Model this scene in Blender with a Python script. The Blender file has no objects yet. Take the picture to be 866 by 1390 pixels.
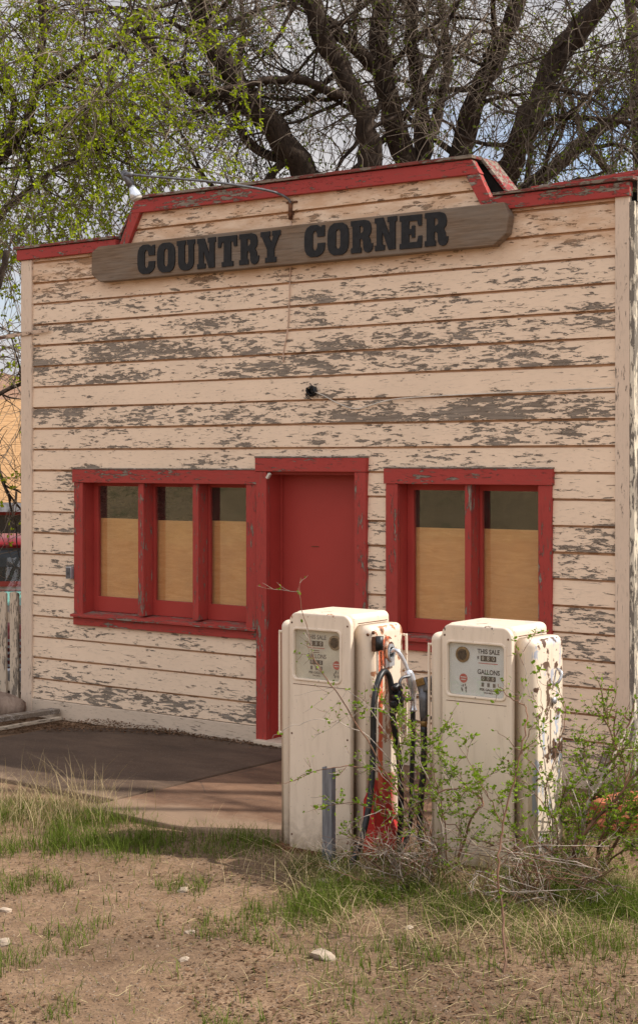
import bpy, bmesh, math, random
from mathutils import Vector, Matrix, noise
random.seed(7)
S = bpy.context.scene
COL = S.collection
R = math.radians

# ------------------------------------------------------------------ frame of reference
# The shop front is the plane Y=0 (outside is -Y), X runs along it, the door jamb is X=0, ground is Z=0.
F_, CX_, HY_, H_ = 2200., 433., 626., 2.13
CAMX, CAMY = 7.708, -9.553
FW, RT = (-0.6, 0.8), (0.8, 0.6)
def at(x, y, D):
    a = (x-CX_)/F_; b = -(y-HY_)/F_
    return Vector((CAMX+(FW[0]+RT[0]*a)*D, CAMY+(FW[1]+RT[1]*a)*D, H_+b*D))
def proj(X, Y, Z):
    u = X-CAMX; v = Y-CAMY; D = u*FW[0]+v*FW[1]
    if D < .1: return (-9e3, -9e3, D)
    return (CX_+F_*(u*RT[0]+v*RT[1])/D, HY_-F_*(Z-H_)/D, D)

# ------------------------------------------------------------------ object helpers
def org(o):
    v = Vector((0, 0, 0))
    while o is not None:
        v = v + o.location; o = o.parent
    return v
def thing(name, label, cat, loc=(0, 0, 0), group=None):
    o = bpy.data.objects.new(name, None); COL.objects.link(o)
    o.empty_display_size = .1; o.location = loc
    o['label'] = label; o['category'] = cat
    if group: o['group'] = group
    return o
def tag(o, label=None, cat=None, group=None, kind=None):
    for k, v in (('label', label), ('category', cat), ('group', group), ('kind', kind)):
        if v: o[k] = v
    return o
class MB:
    """collects geometry in world coordinates, links it as one mesh object"""
    def __init__(s): s.v = []; s.f = []; s.m = []; s.sm = []; s.mi = 0; s.smooth = False
    def add(s, vs, fs):
        n = len(s.v); s.v.extend([tuple(v) for v in vs])
        for f in fs:
            s.f.append(tuple(i+n for i in f)); s.m.append(s.mi); s.sm.append(s.smooth)
    def box(s, x0, x1, y0, y1, z0, z1):
        s.add([(x0,y0,z0),(x1,y0,z0),(x1,y1,z0),(x0,y1,z0),(x0,y0,z1),(x1,y0,z1),(x1,y1,z1),(x0,y1,z1)],
              [(0,3,2,1),(4,5,6,7),(0,1,5,4),(1,2,6,5),(2,3,7,6),(3,0,4,7)])
    def cbox(s, c, ax, hx, hy, hz):          # box with a frame: ax = three unit axes
        c = Vector(c); vs = []
        for dz in (-1, 1):
            for dx, dy in ((-1,-1),(1,-1),(1,1),(-1,1)):
                vs.append(c+ax[0]*hx*dx+ax[1]*hy*dy+ax[2]*hz*dz)
        s.add(vs, [(0,3,2,1),(4,5,6,7),(0,1,5,4),(1,2,6,5),(2,3,7,6),(3,0,4,7)])
    def prism_y(s, pts, y0, y1):             # outline (x,z) counterclockwise seen from -Y, extruded in Y
        n = len(pts)
        s.add([(p[0], y0, p[1]) for p in pts]+[(p[0], y1, p[1]) for p in pts],
              [tuple(range(n)), tuple(range(2*n-1, n-1, -1))]+[(i, i+n, (i+1)%n+n, (i+1)%n) for i in range(n)])
    def prism_x(s, pts, x0, x1):             # outline (y,z)
        n = len(pts)
        s.add([(x0, p[0], p[1]) for p in pts]+[(x1, p[0], p[1]) for p in pts],
              [tuple(range(n-1, -1, -1)), tuple(range(n, 2*n))]+[(i, (i+1)%n, (i+1)%n+n, i+n) for i in range(n)])
    def tube(s, pts, rad, n=6, cap=True, wob=0.):
        pts = [Vector(p) for p in pts]; k = len(pts)
        if not hasattr(rad, '__len__'): rad = [rad]*k
        up = None; vs = []
        for i, p in enumerate(pts):
            t = (pts[min(i+1, k-1)]-pts[max(i-1, 0)])
            if t.length < 1e-9: t = Vector((0, 0, 1))
            t.normalize()
            if up is None: up = t.orthogonal().normalized()
            else:
                up = up - t*up.dot(t)
                up = up.normalized() if up.length > 1e-6 else t.orthogonal().normalized()
            b = t.cross(up)
            for j in range(n):
                a = 2*math.pi*j/n; r = rad[i]
                if wob: r *= 1+wob*noise.noise(p*3+Vector((math.cos(a), math.sin(a), 0))*1.7)*1.6
                vs.append(p+(up*math.cos(a)+b*math.sin(a))*r)
        fs = []
        for i in range(k-1):
            for j in range(n):
                fs.append((i*n+j, i*n+(j+1)%n, (i+1)*n+(j+1)%n, (i+1)*n+j))
        if cap: fs += [tuple(range(n-1, -1, -1)), tuple(range((k-1)*n, k*n))]
        s.add(vs, fs)
    def cyl(s, a, b, r, n=16, r2=None): s.tube([a, b], [r, r if r2 is None else r2], n)
    def build(s, name, mats, parent=None, attrs=None):
        o3 = org(parent) if parent else Vector((0, 0, 0))
        me = bpy.data.meshes.new(name)
        me.from_pydata([(v[0]-o3.x, v[1]-o3.y, v[2]-o3.z) for v in s.v], [], s.f)
        if not isinstance(mats, (list, tuple)): mats = [mats]
        for m in mats: me.materials.append(m)
        me.polygons.foreach_set('material_index', s.m)
        me.polygons.foreach_set('use_smooth', s.sm)
        if attrs:
            for k, vals in attrs.items():
                a = me.attributes.new(k, 'FLOAT', 'POINT'); a.data.foreach_set('value', vals)
        me.update()
        o = bpy.data.objects.new(name, me); COL.objects.link(o)
        if parent: o.parent = parent
        return o
def bevel(o, w=.004, seg=2, angle=30):
    m = o.modifiers.new('bevel', 'BEVEL'); m.width = w; m.segments = seg
    m.limit_method = 'ANGLE'; m.angle_limit = R(angle); m.harden_normals = False
    return o
def rbox_mesh(name, b, r, seg, mat, parent, keep=lambda e: True, smooth=True):
    """box with chosen edges rounded; b in world coordinates"""
    o3 = org(parent) if parent else Vector((0, 0, 0))
    x0, x1, y0, y1, z0, z1 = b
    bm = bmesh.new(); bmesh.ops.create_cube(bm, size=1)
    for v in bm.verts:
        v.co = Vector((x0 if v.co.x < 0 else x1, y0 if v.co.y < 0 else y1, z0 if v.co.z < 0 else z1))-o3
    es = [e for e in bm.edges if keep([vv.co+o3 for vv in e.verts])]
    bmesh.ops.bevel(bm, geom=es, offset=r, segments=seg, profile=.5, affect='EDGES')
    me = bpy.data.meshes.new(name); bm.to_mesh(me); bm.free()
    me.materials.append(mat)
    if smooth: me.shade_smooth(); 
    o = bpy.data.objects.new(name, me); COL.objects.link(o); o.parent = parent
    if smooth:
        for p in me.polygons: p.use_smooth = True
        wn = o.modifiers.new('wn', 'WEIGHTED_NORMAL')
    return o
def outline_obj(name, loops, depth, bev, mat, parent, mtx):
    """filled 2D outlines (x,y) with holes, extruded by depth each way, bevelled; mtx places it in the world"""
    cu = bpy.data.curves.new(name, 'CURVE'); cu.dimensions = '2D'; cu.fill_mode = 'BOTH'
    cu.extrude = depth; cu.bevel_depth = bev; cu.bevel_resolution = 2 if bev > .004 else 0; cu.offset = -bev
    for lp in loops:
        sp = cu.splines.new('POLY'); sp.points.add(len(lp)-1); sp.use_cyclic_u = True
        for i, p in enumerate(lp): sp.points[i].co = (p[0], p[1], 0, 1)
    return curve_to_mesh(cu, name, mat, parent, mtx)
def curve_to_mesh(cu, name, mat, parent, mtx):
    tmp = bpy.data.objects.new('tmp', cu); COL.objects.link(tmp)
    bpy.context.view_layer.update()
    dg = bpy.context.evaluated_depsgraph_get()
    me = bpy.data.meshes.new_from_object(tmp.evaluated_get(dg))
    bpy.data.objects.remove(tmp); me.name = name
    o3 = org(parent) if parent else Vector((0, 0, 0))
    me.transform(Matrix.Translation(-o3) @ mtx)
    me.materials.clear(); me.materials.append(mat)
    o = bpy.data.objects.new(name, me); COL.objects.link(o); o.parent = parent
    return o
def text_obj(name, body, size, mat, parent, mtx, bold=.0, sx=1.):
    cu = bpy.data.curves.new(name, 'FONT'); cu.body = body; cu.size = size; cu.extrude = .0004; cu.offset = bold
    cu.align_x = 'CENTER'; cu.align_y = 'CENTER'
    return curve_to_mesh(cu, name, mat, parent, mtx @ Matrix.Diagonal((sx, 1, 1, 1)))
def join(objs, name):
    """merge freshly made meshes of one part into one mesh object"""
    bm = bmesh.new(); mats = []
    for o in objs:
        me = o.data; n0 = len(bm.faces); bm.from_mesh(me); bm.faces.ensure_lookup_table()
        m = me.materials[0]
        if m not in mats: mats.append(m)
        for f in bm.faces[n0:]: f.material_index = mats.index(m)
    me = bpy.data.meshes.new(name); bm.to_mesh(me); bm.free()
    for m in mats: me.materials.append(m)
    p = objs[0].parent
    for o in objs: bpy.data.objects.remove(o)
    o = bpy.data.objects.new(name, me); COL.objects.link(o); o.parent = p
    return o
def smooth_path(P, k=6):
    P = [Vector(p) for p in P]; out = []
    for i in range(len(P)-1):
        p0 = P[max(i-1, 0)]; p1 = P[i]; p2 = P[i+1]; p3 = P[min(i+2, len(P)-1)]
        for j in range(k):
            t = j/k
            out.append(.5*((2*p1)+(p2-p0)*t+(2*p0-5*p1+4*p2-p3)*t*t+(3*p1-p0-3*p2+p3)*t*t*t))
    out.append(P[-1]); return out

# ------------------------------------------------------------------ material helpers
class NT:
    def __init__(s, name):
        s.mat = bpy.data.materials.new(name); s.mat.use_nodes = True
        s.t = s.mat.node_tree; s.n = s.t.nodes; s.n.clear()
        s.out = s.n.new('ShaderNodeOutputMaterial')
    def N(s, typ, **k):
        n = s.n.new('ShaderNode'+typ)
        for a, v in k.items(): setattr(n, a, v)
        return n
    def L(s, a, b): s.t.links.new(a, b)
    def setin(s, sock, v):
        if hasattr(v, 'is_output') or isinstance(v, bpy.types.NodeSocket): s.L(v, sock)
        else: sock.default_value = v
    def pos(s, scale=(1, 1, 1), obj=False, off=(0, 0, 0)):
        if obj: src = s.N('TexCoord').outputs['Object']
        else: src = s.N('NewGeometry').outputs['Position']
        m = s.N('Mapping'); m.inputs['Scale'].default_value = scale; m.inputs['Location'].default_value = off
        s.L(src, m.inputs[0]); return m.outputs[0]
    def noise(s, vec, scale=5., detail=4., rough=.5, dist=0.):
        n = s.N('TexNoise'); s.L(vec, n.inputs['Vector'])
        n.inputs['Scale'].default_value = scale; n.inputs['Detail'].default_value = detail
        n.inputs['Roughness'].default_value = rough; n.inputs['Distortion'].default_value = dist
        return n.outputs['Fac']
    def vor(s, vec, scale=5., feat='F1', out='Distance', rnd=1.):
        n = s.N('TexVoronoi', feature=feat); s.L(vec, n.inputs['Vector']); n.inputs['Scale'].default_value = scale
        n.inputs['Randomness'].default_value = rnd
        return n.outputs[out]
    def math(s, op, a, b=0., c=0., clamp=False):
        n = s.N('Math', operation=op, use_clamp=clamp)
        s.setin(n.inputs[0], a); s.setin(n.inputs[1], b)
        if op in ('MULTIPLY_ADD', 'COMPARE', 'SMOOTH_MIN', 'SMOOTH_MAX', 'WRAP'): s.setin(n.inputs[2], c)
        return n.outputs[0]
    def step(s, v, a, b, o0=0., o1=1.):
        n = s.N('MapRange'); n.clamp = True
        s.setin(n.inputs[0], v); s.setin(n.inputs[1], a); s.setin(n.inputs[2], b)
        n.inputs[3].default_value = o0; n.inputs[4].default_value = o1
        return n.outputs[0]
    def mix(s, f, a, b, mode='MIX'):
        n = s.N('MixRGB', blend_type=mode); s.setin(n.inputs[0], f)
        for i, v in ((1, a), (2, b)):
            if isinstance(v, (tuple, list)): n.inputs[i].default_value = (v[0], v[1], v[2], 1)
            else: s.L(v, n.inputs[i])
        return n.outputs[0]
    def attr(s, name):
        n = s.N('Attribute'); n.attribute_name = name; return n.outputs['Fac']
    def sep(s, vec):
        n = s.N('SeparateXYZ'); s.L(vec, n.inputs[0]); return n.outputs
    def bump(s, h, strength=.3, dist=.01, normal=None):
        n = s.N('Bump'); n.inputs['Strength'].default_value = strength; n.inputs['Distance'].default_value = dist
        s.L(h, n.inputs['Height'])
        if normal: s.L(normal, n.inputs['Normal'])
        return n.outputs[0]
    def bsdf(s, col, rough=.6, bump=None, metal=0., spec=.3):
        b = s.N('BsdfPrincipled')
        if isinstance(col, (tuple, list)): b.inputs['Base Color'].default_value = (col[0], col[1], col[2], 1)
        else: s.L(col, b.inputs['Base Color'])
        s.setin(b.inputs['Roughness'], rough); s.setin(b.inputs['Metallic'], metal)
        b.inputs['Specular IOR Level'].default_value = spec
        if bump is not None: s.L(bump, b.inputs['Normal'])
        s.L(b.outputs[0], s.out.inputs[0]); return b

def simple(name, col, rough=.6, metal=0., var=.15, scale=8., spec=.3, bump=0.):
    t = NT(name); p = t.pos()
    n = t.noise(p, scale, 5, .6)
    c2 = tuple(c*(1-var*2) for c in col); c1 = tuple(min(1, c*(1+var)) for c in col)
    c = t.mix(t.step(n, .3, .7), c2, c1)
    bp = t.bump(t.noise(p, scale*6, 4, .6), bump, .005) if bump else None
    t.bsdf(c, rough, bp, metal, spec); return t.mat

def wood_under(t, p, along=0):
    """bare weathered grey wood: long streaks"""
    sc = [26, 26, 26]; sc[along] = 1.6
    pm = t.N('Mapping'); pm.inputs['Scale'].default_value = sc; t.L(p, pm.inputs[0])
    n = t.noise(pm.outputs[0], 3., 6, .65)
    c = t.mix(t.step(n, .3, .72), (.135, .108, .084), (.37, .31, .25))
    blot = t.noise(p, 2.2, 3, .5)
    return t.mix(t.step(blot, .4, .7, 0, .6), c, (.19, .145, .105)), n

def peel(name, paint, along=0, amount=None, base=.5, var=.08, sc=1., under=None, rough=.55, thick=.0035, dirt=.35, obj=False, grooves=False, dirtcol=(.25,.19,.13)):
    """old paint flaking off wood. amount: a number, or None to read the 'peel' attribute"""
    t = NT(name); p = t.pos(obj=obj)
    st = [23*sc, 23*sc, 23*sc]; st[along] = 4.8*sc
    m = t.N('Mapping'); m.inputs['Scale'].default_value = st; t.L(p, m.inputs[0]); ps = m.outputs[0]
    if grooves:                              # every board flakes on its own
        sd = t.N('CombineXYZ'); t.L(t.math('MULTIPLY', t.attr('seed'), 37.), sd.inputs[0]); t.L(t.math('MULTIPLY', t.attr('seed'), 17.), sd.inputs[1])
        ad = t.N('VectorMath', operation='ADD'); t.L(ps, ad.inputs[0]); t.L(sd.outputs[0], ad.inputs[1]); ps = ad.outputs[0]
    warp = t.N('TexNoise'); t.L(ps, warp.inputs['Vector']); warp.inputs['Scale'].default_value = 3.; warp.inputs['Detail'].default_value = 3
    wa = t.N('VectorMath', operation='MULTIPLY_ADD'); t.L(warp.outputs['Color'], wa.inputs[0]); wa.inputs[1].default_value = (.4, .4, .4); t.L(ps, wa.inputs[2])
    pw = wa.outputs[0]
    n1 = t.noise(pw, .34, 3, .55)             # patches
    n2 = t.noise(pw, 2.3, 6, .68); n3 = t.noise(pw, 7., 4, .7)            # chips
    vc = t.N('TexVoronoi', feature='F1'); t.L(pw, vc.inputs['Vector']); vc.inputs['Scale'].default_value = 2.6
    vch = t.sep(vc.outputs['Color'])[0]
    v = t.math('ADD', t.math('MULTIPLY', n1, .56), t.math('ADD', t.math('MULTIPLY', n2, .78), t.math('ADD', t.math('MULTIPLY', vch, .17), t.math('MULTIPLY', n3, .26))))
    if amount is None: am = t.attr('peel')
    else: am = amount
    thr = t.math('MULTIPLY_ADD', am, .38, .615) if amount is None else .615+.38*amount
    d = t.math('SUBTRACT', v, thr)
    mask = t.step(d, -.003, .006)            # 1 = paint
    edge = t.step(t.math('ABSOLUTE', t.math('SUBTRACT', d, .004)), .0, .035, 1, 0)
    # paint colour: dust, slight fading
    pn = t.noise(p, 1.3, 5, .6); pf = t.noise(ps, 3., 5, .7)
    pc = t.mix(t.step(pn, .3, .7), tuple(c*(1-var) for c in paint), tuple(min(1, c*(1+var*.6)) for c in paint))
    pc = t.mix(t.step(pf, .52, .8, 0, dirt), pc, dirtcol)
    # hairline cracks
    cm = t.N('Mapping'); cs = [60*sc, 60*sc, 60*sc]; cs[along] = 7*sc; cm.inputs['Scale'].default_value = cs; t.L(p, cm.inputs[0])
    ck = t.noise(cm.outputs[0], 1., 4, .6, .6)
    pc = t.mix(t.step(ck, .63, .67, 0, .75), pc, (.13, .085, .06))
    wc, wn = wood_under(t, p, along)
    if under: wc = t.mix(.8, wc, under)
    wc = t.mix(t.math('MULTIPLY', t.math('SUBTRACT', 1., mask), t.math('MULTIPLY', edge, .8)), wc, (.03, .025, .02))  # shadow of the flake edges painted onto the bare wood
    c = t.mix(mask, wc, pc)
    if grooves:
        g = t.attr('groove')
        gn = t.noise(ps, 1.2, 5, .6)
        gw = t.step(t.math('MULTIPLY_ADD', gn, .35, g), .72, 1.0, 0, .85)
        c = t.mix(gw, c, t.mix(t.step(gn, .35, .65), (.24, .11, .045), (.50, .26, .12)))
        zz = t.sep(t.N('NewGeometry').outputs['Position'])[2]     # orange-brown tint on the boards from just under the sign up
        sn = t.math('MULTIPLY', t.step(zz, 3.44, 3.60), t.step(t.noise(t.pos((2, 1, 6)), 2., 4, .6), .3, .6))
        c = t.mix(t.math('MULTIPLY', sn, .55), c, (.48, .25, .11))
    h = t.math('ADD', t.math('MULTIPLY', mask, 1.), t.math('ADD', t.math('MULTIPLY', edge, .35), t.math('MULTIPLY', wn, .3)))
    h = t.math('ADD', h, t.math('MULTIPLY', t.noise(p, 60, 3, .6), .25))
    b = t.bump(h, .9, thick)
    t.bsdf(c, t.mix(mask, (.9,)*3, (rough,)*3), b, 0, .25)
    return t.mat

CREAM = (.82, .635, .465)
RED = (.37, .050, .040)
M = {}
M['siding'] = peel('peeling cream siding', CREAM, 0, None, grooves=True, dirt=.3)
M['corner'] = peel('cream corner board paint', (.70, .55, .42), 2, .17, sc=1.1)
M['sidewall'] = peel('peeled side wall', (.72, .66, .52), 1, .85, sc=1.4, under=(.17, .15, .12))
M['base'] = peel('base board paint', (.62, .50, .385), 0, .22, dirt=.6)
M['red_h'] = peel('red trim paint', RED, 0, .42, sc=1.0, dirt=.45, dirtcol=(.12, .02, .015))
M['red_v'] = peel('red upright trim paint', RED, 2, .40, sc=1.0, dirt=.45, dirtcol=(.12, .02, .015))
M['red_top'] = peel('weathered red fascia paint', (.36, .046, .038), 0, .40, sc=1.0, dirt=.2, dirtcol=(.14, .03, .02))
M['red_worn'] = peel('badly worn red fascia paint', (.36, .046, .038), 0, .56, sc=.8, dirt=.2, dirtcol=(.14, .03, .02))
M['sill'] = peel('worn red sill paint', RED, 0, .58, sc=1.4)
M['sash'] = simple('red sash paint', (.37, .045, .035), .5, var=.06, scale=3, bump=.1)
M['door'] = simple('red door paint', (.37, .045, .035), .5, var=.05, scale=1.5, bump=.08)
M['cap'] = peel('grey roof edge board', (.2, .04, .03), 0, .72, sc=1.)
M['picket'] = peel('worn picket paint', (.60, .49, .37), 2, .5, sc=1.2)
M['tar'] = simple('tar paper roof', (.035, .033, .03), .9, scale=4, bump=.3)
M['dark'] = simple('dark interior', (.02, .018, .015), .9)
M['steel'] = simple('galvanised steel', (.50, .51, .53), .4, .55, .2, 20)
M['darksteel'] = simple('dull grey cast metal', (.17, .17, .18), .45, .6, .25, 30)
M['chrome'] = simple('worn aluminium spout', (.70, .73, .78), .25, .7, .1, 30)
M['rubber'] = simple('black rubber', (.012, .012, .013), .42, 0, .3, 30, .5)
M['blackpaint'] = simple('black lettering paint', (.012, .012, .013), .55, 0, .3, 25, bump=.2)
M['rust'] = simple('rusty iron', (.16, .07, .035), .85, .2, .35, 25, bump=.3)
M['cable'] = simple('white cable jacket', (.62, .56, .48), .6)
M['cord'] = simple('cream painted cord', (.60, .42, .31), .7)

def m_plywood():
    t = NT('plywood behind glass'); p = t.pos((1, 1, 1)); 
    a = t.noise(t.pos((2.5, 1, 14)), 2., 5, .6, .8)
    w = t.noise(t.pos((.8, 1, 5.)), 3., 4, .6, 1.5)
    w = t.math('FRACT', t.math('MULTIPLY', w, 9.))
    c = t.mix(t.step(a, .3, .7), (.70, .35, .12), (.84, .48, .20))
    c = t.mix(t.step(w, 0, .25, .28, 0), c, (.60, .29, .09))
    t.bsdf(c, .7); return t.mat
M['ply'] = m_plywood()
def m_glass():
    t = NT('old window glass'); b = t.N('BsdfPrincipled')
    n = t.noise(t.pos(), 3., 3, .5)
    gl = t.N('BsdfGlossy'); gl.inputs['Roughness'].default_value = .015; gl.inputs['Color'].default_value = (.9, .9, .88, 1)
    t.L(t.bump(n, .12, .01), gl.inputs['Normal'])
    tr = t.N('BsdfTransparent'); tr.inputs['Color'].default_value = (.96, .96, .94, 1)
    fr = t.N('LayerWeight'); fr.inputs[0].default_value = .5
    mx = t.N('MixShader'); t.L(t.math('MULTIPLY_ADD', t.math('POWER', fr.outputs['Facing'], 4.), .8, .085, clamp=True), mx.inputs[0]); t.L(tr.outputs[0], mx.inputs[1]); t.L(gl.outputs[0], mx.inputs[2])
    # thin film of dust
    df = t.N('BsdfDiffuse'); df.inputs[0].default_value = (.35, .3, .24, 1)
    m2 = t.N('MixShader'); t.L(t.step(t.noise(t.pos(), 6, 5, .7), .35, .8, .01, .06), m2.inputs[0]); t.L(mx.outputs[0], m2.inputs[1]); t.L(df.outputs[0], m2.inputs[2])
    t.L(m2.outputs[0], t.out.inputs[0]); return t.mat
M['glass'] = m_glass()

def m_signwood():
    t = NT('weathered sign plank')
    a = t.noise(t.pos((1.4, 8, 30)), 2.4, 7, .68)
    k = t.noise(t.pos((.9, 1, 3)), 2.0, 4, .6)
    c = t.mix(t.step(a, .28, .72), (.095, .060, .036), (.26, .18, .118))
    c = t.mix(t.step(k, .42, .65, 0, .6), c, (.21, .175, .14))
    ck = t.noise(t.pos((2, 8, 90)), 1.5, 3, .6)
    c = t.mix(t.step(ck, .66, .72, 0, .75), c, (.03, .02, .015))
    t.bsdf(c, .85, t.bump(t.math('ADD', a, t.math('MULTIPLY', t.step(ck, .66, .72), -.6)), .8, .004)); return t.mat
M['signwood'] = m_signwood()

def m_pump(name, z_red, white=(.79, .66, .52), blue=False):
    """old enamel: chalky cream over red, primer and rust. object coordinates"""
    t = NT(name); p = t.pos(obj=True); xyz = t.sep(t.N('TexCoord').outputs['Object'])
    x, y, z = xyz[0], xyz[1], xyz[2]
    big = t.noise(p, 4., 5, .6); fine = t.noise(p, 14., 6, .68, .4)
    base = t.mix(t.step(big, .3, .7), tuple(c*.95 for c in white), white)
    side = t.step(x, .285, .30)              # the face that meets the weather
    top = t.step(z, 1.19, 1.27)
    wear = t.math('ADD', t.math('MULTIPLY', side, .15), t.math('MULTIPLY', top, .10))
    v = t.math('ADD', t.math('MULTIPLY', big, .5), t.math('MULTIPLY', fine, .5))
    d = t.math('SUBTRACT', t.math('ADD', v, wear), .655)
    if blue:
        sc = t.noise(t.pos((3, 6, 1.6), obj=True), 3.2, 6, .65, .6)
        d2 = t.math('SUBTRACT', t.math('ADD', t.math('MULTIPLY', sc, 1.), t.math('MULTIPLY', wear, 1.1)), .725)
        c = t.mix(t.step(d2, 0, .015, 0, .85), base, (.36, .42, .53))
        c = t.mix(t.step(d, .03, .045), c, (.11, .06, .04))
    else:
        c = t.mix(t.step(d, .03, .04), base, (.42, .20, .11))
        c = t.mix(t.step(d, .085, .10), c, (.11, .055, .035))
        # the older red coat shows on the hose side, low down and round the holster
        zz = t.math('SUBTRACT', z_red, z)
        rr = t.math('ADD', t.math('MULTIPLY', t.step(zz, -.12, .10), .62), t.math('MULTIPLY', fine, .42))
        yy = t.step(y, .03, .09, 1, 0)
        rm = t.math('MULTIPLY', t.math('MULTIPLY', t.step(rr, .56, .60), side), yy)
        band = t.math('MULTIPLY', t.math('MULTIPLY', t.step(t.math('ABSOLUTE', t.math('ADD', y, .075)), .018, .028, 1, 0), side), t.step(z, 1.10, 1.16, 1, 0))
        band = t.math('MULTIPLY', band, t.step(t.math('ADD', fine, 0), .36, .40))
        c = t.mix(t.math('MAXIMUM', rm, 0), c, t.mix(t.step(big, .35, .7), (.42, .022, .018), (.58, .06, .04)))
        c = t.mix(band, c, (.66, .13, .055))
    dirt = t.noise(t.pos((7, 7, 1.1), obj=True), 3., 5, .65)
    c = t.mix(t.step(dirt, .5, .75, 0, .28), c, (.36, .27, .18))
    sp_ = t.noise(t.pos(obj=True), 60., 3, .6); c = t.mix(t.step(sp_, .68, .72, 0, .7), c, (.14, .07, .04))
    low = t.step(z, .0, .22, .8, 0)
    c = t.mix(t.math('MULTIPLY', low, t.step(fine, .35, .6)), c, (.30, .22, .15))
    t.bsdf(c, .42, t.bump(t.math('ADD', t.step(d, .03, .04, 1, 0), t.math('MULTIPLY', fine, .2)), .35, .002), 0, .4)
    return t.mat
M['pump1'] = m_pump('chalky cream enamel over red', .43)
M['pump2'] = m_pump('chalky cream enamel over blue grey', 0., blue=True)
def m_holster():
    t = NT('enamel with orange ring of old paint'); f = t.noise(t.pos(obj=True), 22, 5, .6)
    t.bsdf(t.mix(t.step(f, .45, .55), (.60, .14, .06), (.20, .08, .05)), .6); return t.mat
M['oldred'] = m_holster()
M['dialplate'] = simple('white dial enamel', (.80, .83, .86), .35, 0, .04, 3)
M['dialgrimy'] = simple('grimy dial enamel', (.72, .69, .60), .5, 0, .12, 9)
M['dialglass'] = M['glass']
M['counter'] = simple('dark counter drum', (.03, .03, .032), .4)
M['digits'] = simple('pale counter digits', (.55, .55, .52), .5)
M['redprint'] = simple('faded red print', (.55, .10, .09), .5)
M['greyprint'] = simple('grey print', (.16, .16, .16), .6)
M['brass'] = simple('tarnished brass', (.28, .17, .06), .4, .5, .2, 40)
M['sightglass'] = simple('amber sight glass', (.34, .25, .08), .3, 0, .2, 20, .6)

def m_leaf(name, c1, c2, tr=.45):
    t = NT(name); rnd = t.N('NewGeometry').outputs['Random Per Island']
    n = t.noise(t.pos(), 1.2, 3, .5)
    c = t.mix(t.math('ADD', t.math('MULTIPLY', rnd, .7), t.math('MULTIPLY', n, .3)), c1, c2)
    d = t.N('BsdfDiffuse'); t.L(c, d.inputs[0])
    g = t.N('BsdfTranslucent'); t.L(t.mix(.5, c, (1., 1., .45), 'MULTIPLY'), g.inputs[0])
    g2 = t.mix(.6, c, (.9, 1., .3), 'MULTIPLY'); t.L(g2, g.inputs[0])
    m = t.N('MixShader'); m.inputs[0].default_value = tr; t.L(d.outputs[0], m.inputs[1]); t.L(g.outputs[0], m.inputs[2])
    t.L(m.outputs[0], t.out.inputs[0]); return t.mat
M['leaf_bright'] = m_leaf('fresh spring leaves', (.18, .25, .010), (.52, .60, .03))
M['leaf_dull'] = m_leaf('sparse dull leaves', (.07, .095, .018), (.17, .20, .04), .4)
M['leaf_shrub'] = m_leaf('shrub leaves', (.10, .17, .015), (.30, .42, .045), .4)
M['grass'] = m_leaf('green grass', (.055, .085, .016), (.19, .235, .045), .35)
M['straw'] = m_leaf('dry straw', (.30, .22, .11), (.62, .50, .30), .25)
M['litter'] = m_leaf('dead leaves', (.05, .032, .02), (.24, .14, .085), .1)
def m_bark(name, c1, c2, sc=1.):
    t = NT(name)
    a = t.noise(t.pos((14*sc, 14*sc, 3*sc)), 1.5, 7, .7, .5)
    t.bsdf(t.mix(t.step(a, .3, .7), c1, c2), .9, t.bump(a, 1., .03/sc)); return t.mat
M['bark'] = m_bark('dark furrowed bark', (.018, .012, .009), (.10, .068, .048))
M['twig'] = simple('grey brown twigs', (.125, .092, .066), .85, var=.3, scale=2)
M['twig_light'] = simple('pale twigs', (.22, .17, .125), .85, var=.3, scale=2)
M['stem'] = simple('reddish shrub stems', (.20, .105, .065), .8, var=.3, scale=6)
M['stem_pale'] = simple('dead pale shrub stems', (.42, .35, .29), .8, var=.3, scale=6)

def m_ground():
    t = NT('dry stony soil'); p = t.pos()
    a = t.noise(p, .9, 5, .6); b = t.noise(p, 6., 6, .65); c_ = t.noise(p, 45., 5, .7)
    col = t.mix(t.step(b, .3, .7), (.21, .128, .075), (.385, .255, .162))
    col = t.mix(t.step(a, .47, .62, 0, .6), col, (.13, .085, .055))  # broad dark patches: shade painted into the soil colour
    col = t.mix(t.step(c_, .35, .62, .55, 0), col, (.10, .066, .043))
    v = t.vor(p, 55.); vcol = t.sep(t.vor(p, 55., out='Color'))
    st = t.math('MULTIPLY', t.step(v, .22, .30, 1, 0), t.step(vcol[0], .80, .82))
    col = t.mix(st, col, t.mix(vcol[1], (.16, .12, .09), (.42, .34, .27)))
    litter = t.noise(t.pos((1, 1, 1), off=(3, 3, 3)), 28., 5, .75)
    col = t.mix(t.step(litter, .6, .68, 0, .6), col, (.09, .06, .04))
    h = t.math('ADD', t.math('MULTIPLY', b, .6), t.math('ADD', t.math('MULTIPLY', c_, .5), t.math('MULTIPLY', st, .3)))
    t.bsdf(col, .95, t.bump(h, 1., .035), 0, .1); return t.mat
M['ground'] = m_ground()
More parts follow.
